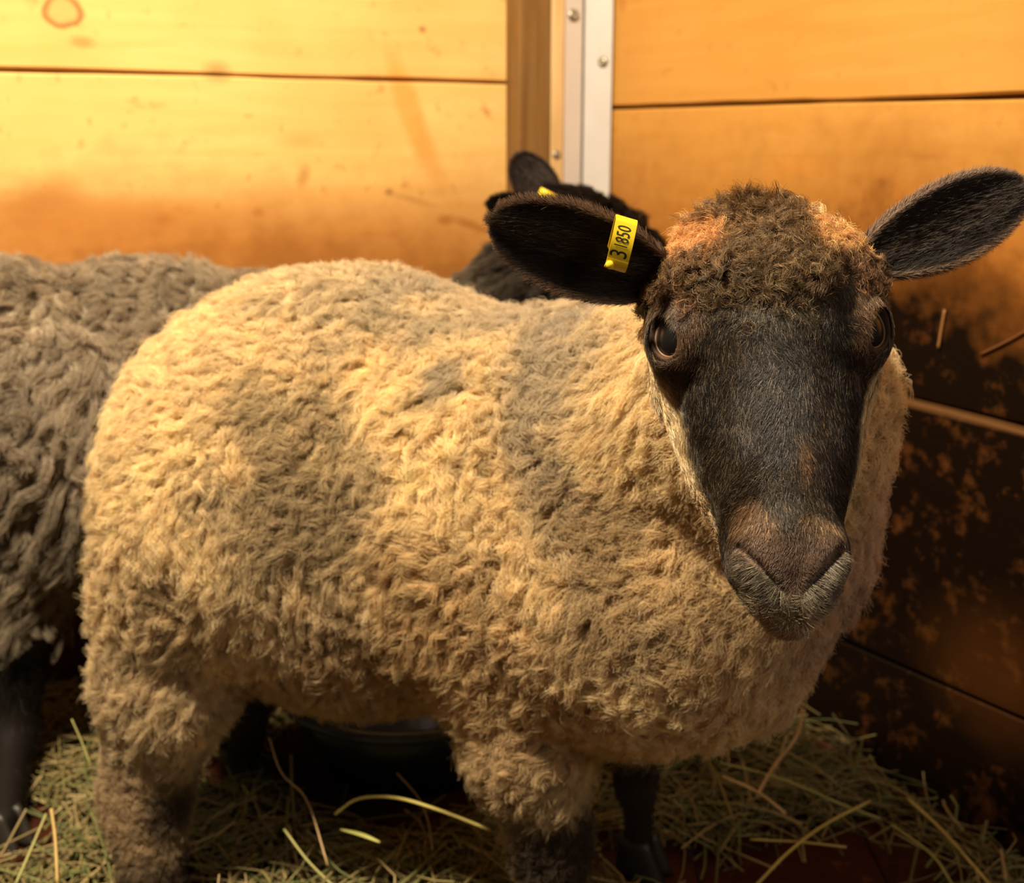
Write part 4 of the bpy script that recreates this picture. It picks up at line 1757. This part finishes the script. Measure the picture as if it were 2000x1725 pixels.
def stalk(pix, rad, col, label, flat=0.8, leaf=False, group=None):
    pts = []
    for (px, py, Y) in pix:
        pts.append(at(px, py, Y) if Y else floor_pt(px, py, 0.02))
    pl = smooth_line(pts, 20)
    rr = np.full(20, rad)
    if leaf:
        rr = rad * (0.35 + 1.0 * np.sin(PI * np.linspace(0.05, 0.95, 20)))
    v, f = tube(pl, rr, 6, flat)
    # joints on the stem
    o = mesh_obj('hay_stalk', v, f, MAT_HAY)
    c = np.tile(np.asarray(col), (len(v), 1))
    c = c * (0.8 + 0.4 * noise(np.array(v), 60, 3))[:, None]
    set_cols(o, c)
    tag(o, label, 'hay stalk')
    return o


Y_ = (0.62, 0.50, 0.14)
T_ = (0.55, 0.36, 0.16)
G_ = (0.40, 0.38, 0.13)
stalk([(655, 1590, 1.06), (700, 1560, 1.05), (770, 1558, 1.04), (850, 1580, 1.02), (960, 1622, 0.99)], 0.0019, Y_, 'long bent yellow stalk arching behind the near front leg')
stalk([(775, 1510, 1.10), (815, 1555, 1.09), (835, 1600, 1.08), (845, 1660, 1.07)], 0.0011, T_, 'thin brown stalk crossing the long bent yellow stalk')
stalk([(1570, 1385, 1.22), (1555, 1440, 1.20), (1510, 1500, 1.17), (1478, 1555, 1.15)], 0.0022, T_, 'flat brown stalk standing up under the woolly chest by the dark wall')
stalk([(1412, 1517, 1.16), (1480, 1548, 1.14), (1535, 1590, 1.11)], 0.0020, (0.62, 0.45, 0.22), 'pale stalk lying below the chest, right of the far front leg')
stalk([(1405, 1490, 1.20), (1520, 1520, 1.18), (1640, 1570, 1.155), (1720, 1600, 1.14)], 0.0018, G_, 'long greenish stalk from the chest towards the right wall')
stalk([(1773, 1560, 1.165), (1840, 1622, 1.115), (1900, 1690, 1.065), (1935, 1730, 1.035)], 0.0020, Y_, 'straight pale stalk slanting down at the foot of the right wall')
stalk([(1478, 1728, 1.02), (1540, 1665, 1.06), (1610, 1612, 1.10), (1700, 1565, 1.15)], 0.0018, Y_, 'yellow stalk slanting across the bare wet floor')
stalk([(1465, 1640, 1.10), (1560, 1645, 1.09), (1653, 1655, 1.08)], 0.0014, Y_, 'thin straight yellow stalk lying level on the wet red boards')
stalk([(1740, 1610, 1.13), (1820, 1670, 1.07), (1860, 1728, 1.03)], 0.0018, G_, 'green stalk curving down at the bottom edge of the hay by the right wall')
stalk([(1955, 1660, 1.08), (1962, 1700, 1.06), (1968, 1740, 1.04)], 0.0017, T_, 'short upright stalk nearest the right edge')
stalk([(100, 1580, 1.04), (108, 1640, 1.02), (112, 1725, 0.99)], 0.0016, (0.62, 0.42, 0.14), 'upright orange stalk in the hay at the lower left')
stalk([(90, 1590, 1.06), (60, 1660, 1.03), (30, 1728, 1.00)], 0.0014, G_, 'greenish stalk leaning left beside the upright orange stalk')
stalk([(140, 1405, 1.14), (160, 1450, 1.13), (175, 1490, 1.12)], 0.0009, G_, 'fine stalk leaning in the dark left of the hind leg')
stalk([(525, 1440, 1.12), (550, 1510, 1.10), (600, 1565, 1.08), (640, 1690, 1.03)], 0.0010, T_, 'long thin stalk hanging down right of the dark hind leg')
stalk([(665, 1620, 1.06), (705, 1630, 1.05), (742, 1645, 1.04)], 0.0024, (0.50, 0.50, 0.14), 'short bright green leaf on the dark hay below the belly', 0.3, True)
stalk([(555, 1620, 1.06), (600, 1680, 1.03), (650, 1730, 1.00)], 0.0013, G_, 'slanting stem at the bottom below the belly')


def wall_straw(pts, rad, col, label):
    P_ = [rw(px, py, off)[2] for (px, py, off) in pts]
    v, f = tube(smooth_line(P_, 12), rad, 6, 0.6)
    o = mesh_obj('hay_stalk', v, f, MAT_HAY)
    set_cols(o, np.tile(np.asarray(col), (len(v), 1)))
    tag(o, label, 'hay stalk')


wall_straw([(1845, 605, 0.003), (1838, 645, 0.003), (1832, 680, 0.003)], 0.0022, (0.30, 0.14, 0.045), 'short upright straw stuck to the dirty right wall board')
wall_straw([(2015, 640, 0.003), (1965, 668, 0.003), (1915, 692, 0.003)], 0.0018, (0.20, 0.08, 0.03), 'brown straw stuck slanting on the right wall at the photo edge')
